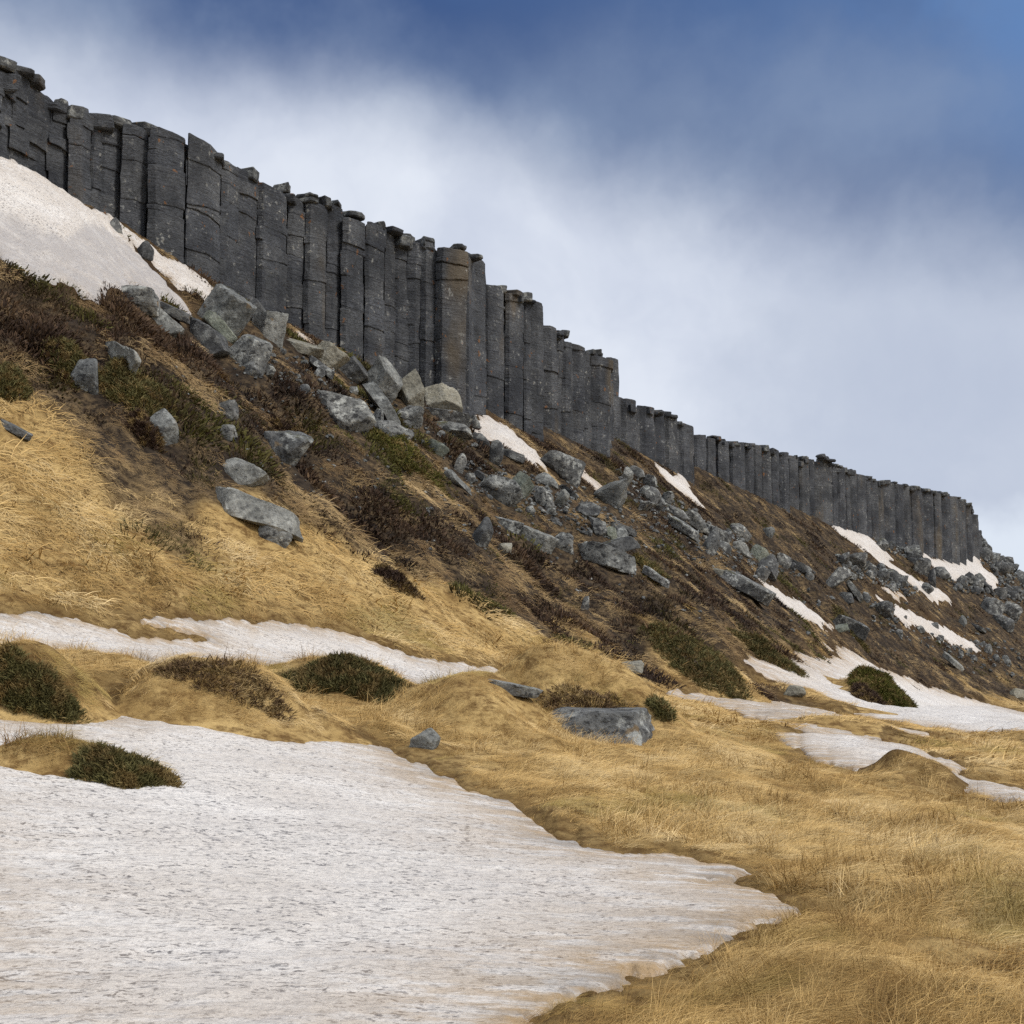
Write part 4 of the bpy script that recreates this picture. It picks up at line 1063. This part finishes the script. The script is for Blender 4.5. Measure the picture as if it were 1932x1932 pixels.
# ----------------------------------------------------------------------------- low evergreen shrubs
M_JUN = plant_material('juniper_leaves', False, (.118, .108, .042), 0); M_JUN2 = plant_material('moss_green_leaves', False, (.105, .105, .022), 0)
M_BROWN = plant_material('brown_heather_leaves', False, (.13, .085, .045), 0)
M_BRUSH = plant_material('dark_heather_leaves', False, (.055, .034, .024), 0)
m_, t_, b_ = new_mat('bare_wood', .85); b_.inputs['Base Color'].default_value = (.085, .062, .048, 1); M_WOOD = m_
SHRUBS = [  # x0, y0, x1, y1 in the photograph, dome height in m, sprigs, leaf material, label
 (-70,1262,150,1345,.26,3400,M_JUN,'dark green shrub spilling over the mound at the left edge'),
 (520,1240,804,1316,.16,4200,M_JUN,'green evergreen shrub carpeting the low mound beside the snow band'),
 (140,1428,332,1490,.14,3000,M_JUN,'green shrub at the end of the low mound inside the large snowfield'),
 (1604,1266,1726,1331,.35,3400,M_JUN2,'domed moss green bush standing alone in the right snowfield'),
 (1606,1300,1668,1333,.25,900,M_BRUSH,'small dark brown tuft at the foot of the domed green bush'),
 (1215,1190,1410,1288,.16,2600,M_JUN,'dark green shrub creeping down the tongue of slope above the flat'),
 (190,705,335,792,.45,2200,M_JUN,'wide dark green shrub on the left slope above the tall pale stone'),
 (80,660,200,735,.4,1600,M_JUN,'dark green shrub round the mottled boulder on the left slope'),
 (-30,690,50,765,.5,1200,M_JUN,'dark green shrub cut by the left edge of the slope'),
 (240,798,306,842,.4,800,M_BRUSH,'dark bush pressed against the tall pale upright stone'),
 (1380,1215,1515,1252,.3,1500,M_JUN,'flat green shrub hanging over the upper rim of the right snowfield'),
 (1195,1035,1262,1098,.5,800,M_JUN,'dark green bush right of the big flat lichen slab'),
 (1572,1172,1632,1196,.5,500,M_JUN,'green shrub growing inside the arch shaped outcrop'),
 (505,815,590,850,.35,700,M_BRUSH,'cap of dark heather on the slanting grey boulder'),
 (1000,1312,1225,1345,.06,420,M_BROWN,'brown heather tufts on the mound behind the large flat topped grey rock'),
 (290,1262,545,1318,.06,520,M_BROWN,'dark straggly heather on the largest grassy mound by the snow band'),
 (1226,1318,1268,1360,.10,260,M_JUN,'green juniper sprigs at the right end of the large flat topped rock'),
 (700,1082,790,1118,.3,500,M_BRUSH,'lone dark heather clump in the golden slope'),
 (690,835,850,900,.4,1500,M_JUN2,'olive green shrub across the middle of the heather slope'),
]
def build_shrub(k, x0, y0, x1, y1, dome, n, mat, lab):
    rng = np.random.default_rng(700 + k)
    xc = (x0 + x1) / 2; p, _ = cast_full([xc], [y1]); p = p[0]; Y = p[1]
    rx = (x1 - x0) / 2 / F * Y; q, _ = cast_full([xc], [y0 + (y1 - y0) * .35]); ry = float(np.clip((q[0][1] - Y) * .75, rx * .35, rx * 1.6))
    cx, cy = p[0] * (1 + ry / Y), Y + ry
    if mat is not M_BROWN: SHRUB_FOOT.append((cx, cy, rx * .92, ry * .92))
    a = rng.uniform(0, 6.283, n * 2); r = np.sqrt(rng.random(n * 2)) * 1.12
    rag = r ** 2 + .55 * noise2(np.cos(a) * r * 3 + k, np.sin(a) * r * 3, 86) + rng.normal(0, .12, n * 2) < .88
    a, r = a[rag], np.minimum(r[rag], 1.05); n = len(a)
    wob = 1 + .22 * noise2(np.cos(a) * 1.7 + k, np.sin(a) * 1.7, 81) + .1 * noise2(np.cos(a) * 5 + k, np.sin(a) * 5, 82)
    X = cx + rx * r * wob * np.cos(a); Yy = cy + ry * r * wob * np.sin(a)
    lump = .35 + 1.1 * np.abs(noise2(X / (.22 * Y / 14), Yy / (.22 * Y / 14), 83 + k))
    Z = ground_z(X, Yy) + dome * np.clip(1 - r ** 2.2, 0, 1) * lump * rng.uniform(.55, 1.0, n)
    L = .062 * (Y / 14) ** .55; dome = dome * .6
    V, Q, S = [], [], []; idx = 0
    px_w = .6 * Y / 1431
    leaves = 6
    for j in range(leaves):
        d = np.stack([rng.normal(0, .8, n) + .6 * np.cos(a) * r, rng.normal(0, .8, n) + .6 * np.sin(a) * r - .1, np.abs(rng.normal(.55, .35, n))], 1); d /= np.linalg.norm(d, axis=1, keepdims=True)
        sd = np.cross(d, rng.normal(size=(n, 3))); sd /= np.linalg.norm(sd, axis=1, keepdims=True) + 1e-9
        l = (L * rng.uniform(.35, 1.5, n) ** 1.2)[:, None]; w = np.maximum(l * .16, px_w)
        b0 = np.stack([X, Yy, Z], 1) + rng.normal(0, 1, (n, 3)) * L * .25
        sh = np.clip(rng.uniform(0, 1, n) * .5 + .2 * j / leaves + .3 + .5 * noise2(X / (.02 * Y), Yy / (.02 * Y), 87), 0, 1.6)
        for f, ww in ((0, .4), (.5, 1.0), (1.0, .2)):
            V += [b0 + d * l * f - sd * w * ww / 2, b0 + d * l * f + sd * w * ww / 2]; S += [sh, sh]
        o = idx * 6 * n
        i = np.arange(n)
        v = lambda m: o + m * n + i
        Q += [np.stack([v(0), v(1), v(3), v(2)], 1), np.stack([v(2), v(3), v(5), v(4)], 1)]; idx += 1
    V = np.concatenate(V); Q = np.concatenate(Q); S = np.concatenate(S)
    base = np.array((cx, cy, float(ground_z(cx, cy))))
    root = link('shrub', None); root.location = base; tag(root, lab, 'shrub', 'evergreen shrubs and heather clumps')
    me = np_mesh('foliage', V - base, Q, True, {'shade': S}); link('foliage', me, root, mat)
    # woody stems running under the leaves
    SV, SQ = [], []
    for j in range(max(6, n // 160)):
        t = rng.uniform(0, 6.283); e = rng.uniform(.5, 1.02); m = 4; wst = max(.010, px_w * .9); prev = None
        for i in range(m + 1):
            f = .15 + (e - .15) * i / m; xx, yy = cx + rx * f * math.cos(t), cy + ry * f * math.sin(t)
            zz = float(ground_z(xx, yy)) + dome * (1 - f ** 2) * .75 + .02
            b = len(SV); t += rng.uniform(-.12, .12)
            for c in range(3): SV.append((xx + wst * math.cos(c * 2.094), yy + wst * .3, zz + wst * math.sin(c * 2.094)))
            if i: SQ += [(b - 3 + c, b - 3 + (c + 1) % 3, b + (c + 1) % 3, b + c) for c in range(3)]
    link('stems', np_mesh('stems', np.array(SV) - base, SQ, True), root, M_WOOD)
for k, sh in enumerate(SHRUBS): build_shrub(k, *sh)

grass_band(9500, 4.2, 11, C_N, 101, 'long flattened golden grass in the near ground', .95)
grass_band(14000, 11, 26, C_M, 102, 'golden grass of the flat moor and the mounds', 1.0)
grass_band(16000, 26, 190, C_F, 103, 'golden grass of the lower slope farther off', 1.15)
def tussocks(n, r0, r1, coll, seed, label, s0):
    x, y, g = sample(n, r0, r1, seed); s, gold, sd = zones(x, y)
    keep = (sd < -.3) & (s > 14) & (gold > .5) & off_rocks(x, y) & (fbm2(x / 1.6, y / 1.6, 59, 2) > .05)
    x, y, s, sd = x[keep], y[keep], s[keep], sd[keep]
    scatter('grass', coll, 6, x, y, g.uniform(0, 6.28, len(x)), s0 * g.uniform(.7, 1.25, len(x)), grass_tint(x, y, sd, g, s) * g.uniform(.7, 1.15, len(x))[:, None], label, 'grass', variant=g.integers(4, 6, len(x)))
tussocks(1500, 4.5, 11, C_N, 107, 'loose upright tussocks in the near golden grass', .85)
tussocks(4200, 11, 34, C_M, 108, 'loose upright tussocks on the flat moor', .9)
def moor_band(n, r0, r1, cg, ch, seed, sg, sh):
    x, y, g = sample(n, r0, r1, seed); s, gold, sd = zones(x, y)
    keep = (sd < .02) & (s > .25) & (g.random(len(x)) > gold) & off_rocks(x, y)
    x, y, s, sd = x[keep], y[keep], s[keep], sd[keep]
    f = 1.15 * fbm2(x / 1.7, y / 1.7, 61, 4) + .65 * noise2(x / 5, y / 5, 62); right = sstep(20, 60, x)
    hm = f + .30 * right < .12 + g.uniform(-.25, .25, len(x)) ; hm = (f - .32 * right + g.uniform(-.22, .22, len(x))) > -.13
    t = .45 + .5 * fbm2(x / 1.2, y / 1.2, 63, 3) + g.uniform(-.25, .25, len(x))
    ht = pal(HEA, t); gr = sstep(.10, .45, fbm2(x / 2.4, y / 2.4, 64, 3) + g.uniform(-.1, .1, len(x)))[:, None]
    ht = ht * (1 - gr) + gr * np.array((.105, .100, .030)) * g.uniform(.6, 1.5, len(x))[:, None]
    scatter('heather', ch, 4, x[hm], y[hm], g.uniform(0, 6.28, hm.sum()), sh * g.uniform(.6, 1.35, hm.sum()) * (.8 + .7 * sstep(0, .7, f[hm])), ht[hm], 'dark brown heather and crowberry covering the slope', 'heather')
    gm = ~hm; tt = .56 + .15 * right + .4 * fbm2(x / 1.6, y / 1.6, 65, 3) + g.uniform(-.25, .25, len(x))
    scatter('grass', cg, 6, x[gm], y[gm], sweep_angle(x, y, s)[gm] + g.normal(0, .35, gm.sum()), sg * g.uniform(.6, 1.2, gm.sum()), pal(TAN, tt)[gm], 'tan dead grass among the heather of the slope', 'grass')
moor_band(14000, 14, 34, C_M, C_HM, 104, 1.0, 1.1)
moor_band(36000, 34, 200, C_F, C_HF, 105, .85, .85)
# a fringe of grass on the brow of the cliff
x, y, g = sample(60000, 36, 170, 106); s, _, _ = line_info(x, y); k = (s > -2.6) & (s < -1.3)
x, y = x[k], y[k]
scatter('grass', C_F, 6, x, y, g.uniform(0, 6.28, len(x)), g.uniform(.5, .9, len(x)), pal(TAN, g.uniform(.3, 1, len(x))), 'thin dry grass along the brow of the cliff', 'grass')

# ----------------------------------------------------------------------------- fine rubble of the scree
def build_rubble():
    protos = [rock_verts(k, (1.0, .9, .7), 15, 50 + i, 1) for i, k in enumerate(['boulder', 'block', 'slab', 'boulder', 'block', 'boulder'])]
    V, Fs, n0 = [], [], 0; g = random.Random(77)
    WIDE = [('', [(330,600),(700,800),(1100,960),(1500,1090),(1900,1180),(1900,1290),(1500,1200),(1150,1140),(800,1040),(480,900),(330,720)], 0, (3, 9)), ('', [(880,860),(1060,905),(1250,985),(1480,1075),(1450,1100),(1230,1040),(1040,975),(880,930)], 0, (3, 9))]
    for (lab, poly, n, (s0, s1)), m in zip(SCREE + WIDE, (420, 480, 330, 380, 120, 260, 140, 60, 420, 420)):
        xs = [p[0] for p in poly]; ys = [p[1] for p in poly]; pts = []
        while len(pts) < m:
            x, y = g.uniform(min(xs), max(xs)), g.uniform(min(ys), max(ys))
            if in_poly(poly, x, y): pts.append((x, y))
        P, _ = cast_full([p[0] for p in pts], [p[1] for p in pts])
        wet = lookup(TABS, P[:, 0], P[:, 1])
        for p, ws in zip(P, wet):
            if ws > -.05: continue
            v, f = protos[g.randrange(6)]; sz = (2.5 + 9 * g.random() ** 2) / F * p[1]
            w = (v * sz) @ rot3(g.uniform(-.5, .5), g.uniform(-.5, .5), g.uniform(0, 6.28)).T
            V.append(w + p + np.array((0, 0, sz * .15))); Fs.append(f + n0); n0 += len(v)
    V = np.concatenate(V); c = V.mean(0); me = np_mesh('rubble', V - c, np.concatenate(Fs), False)
    o = link('rubble', me, None, M_ROCK['lichen'], c); tag(o, 'fine broken rubble between the stones of the scree', 'rubble', None, 'stuff')
build_rubble()
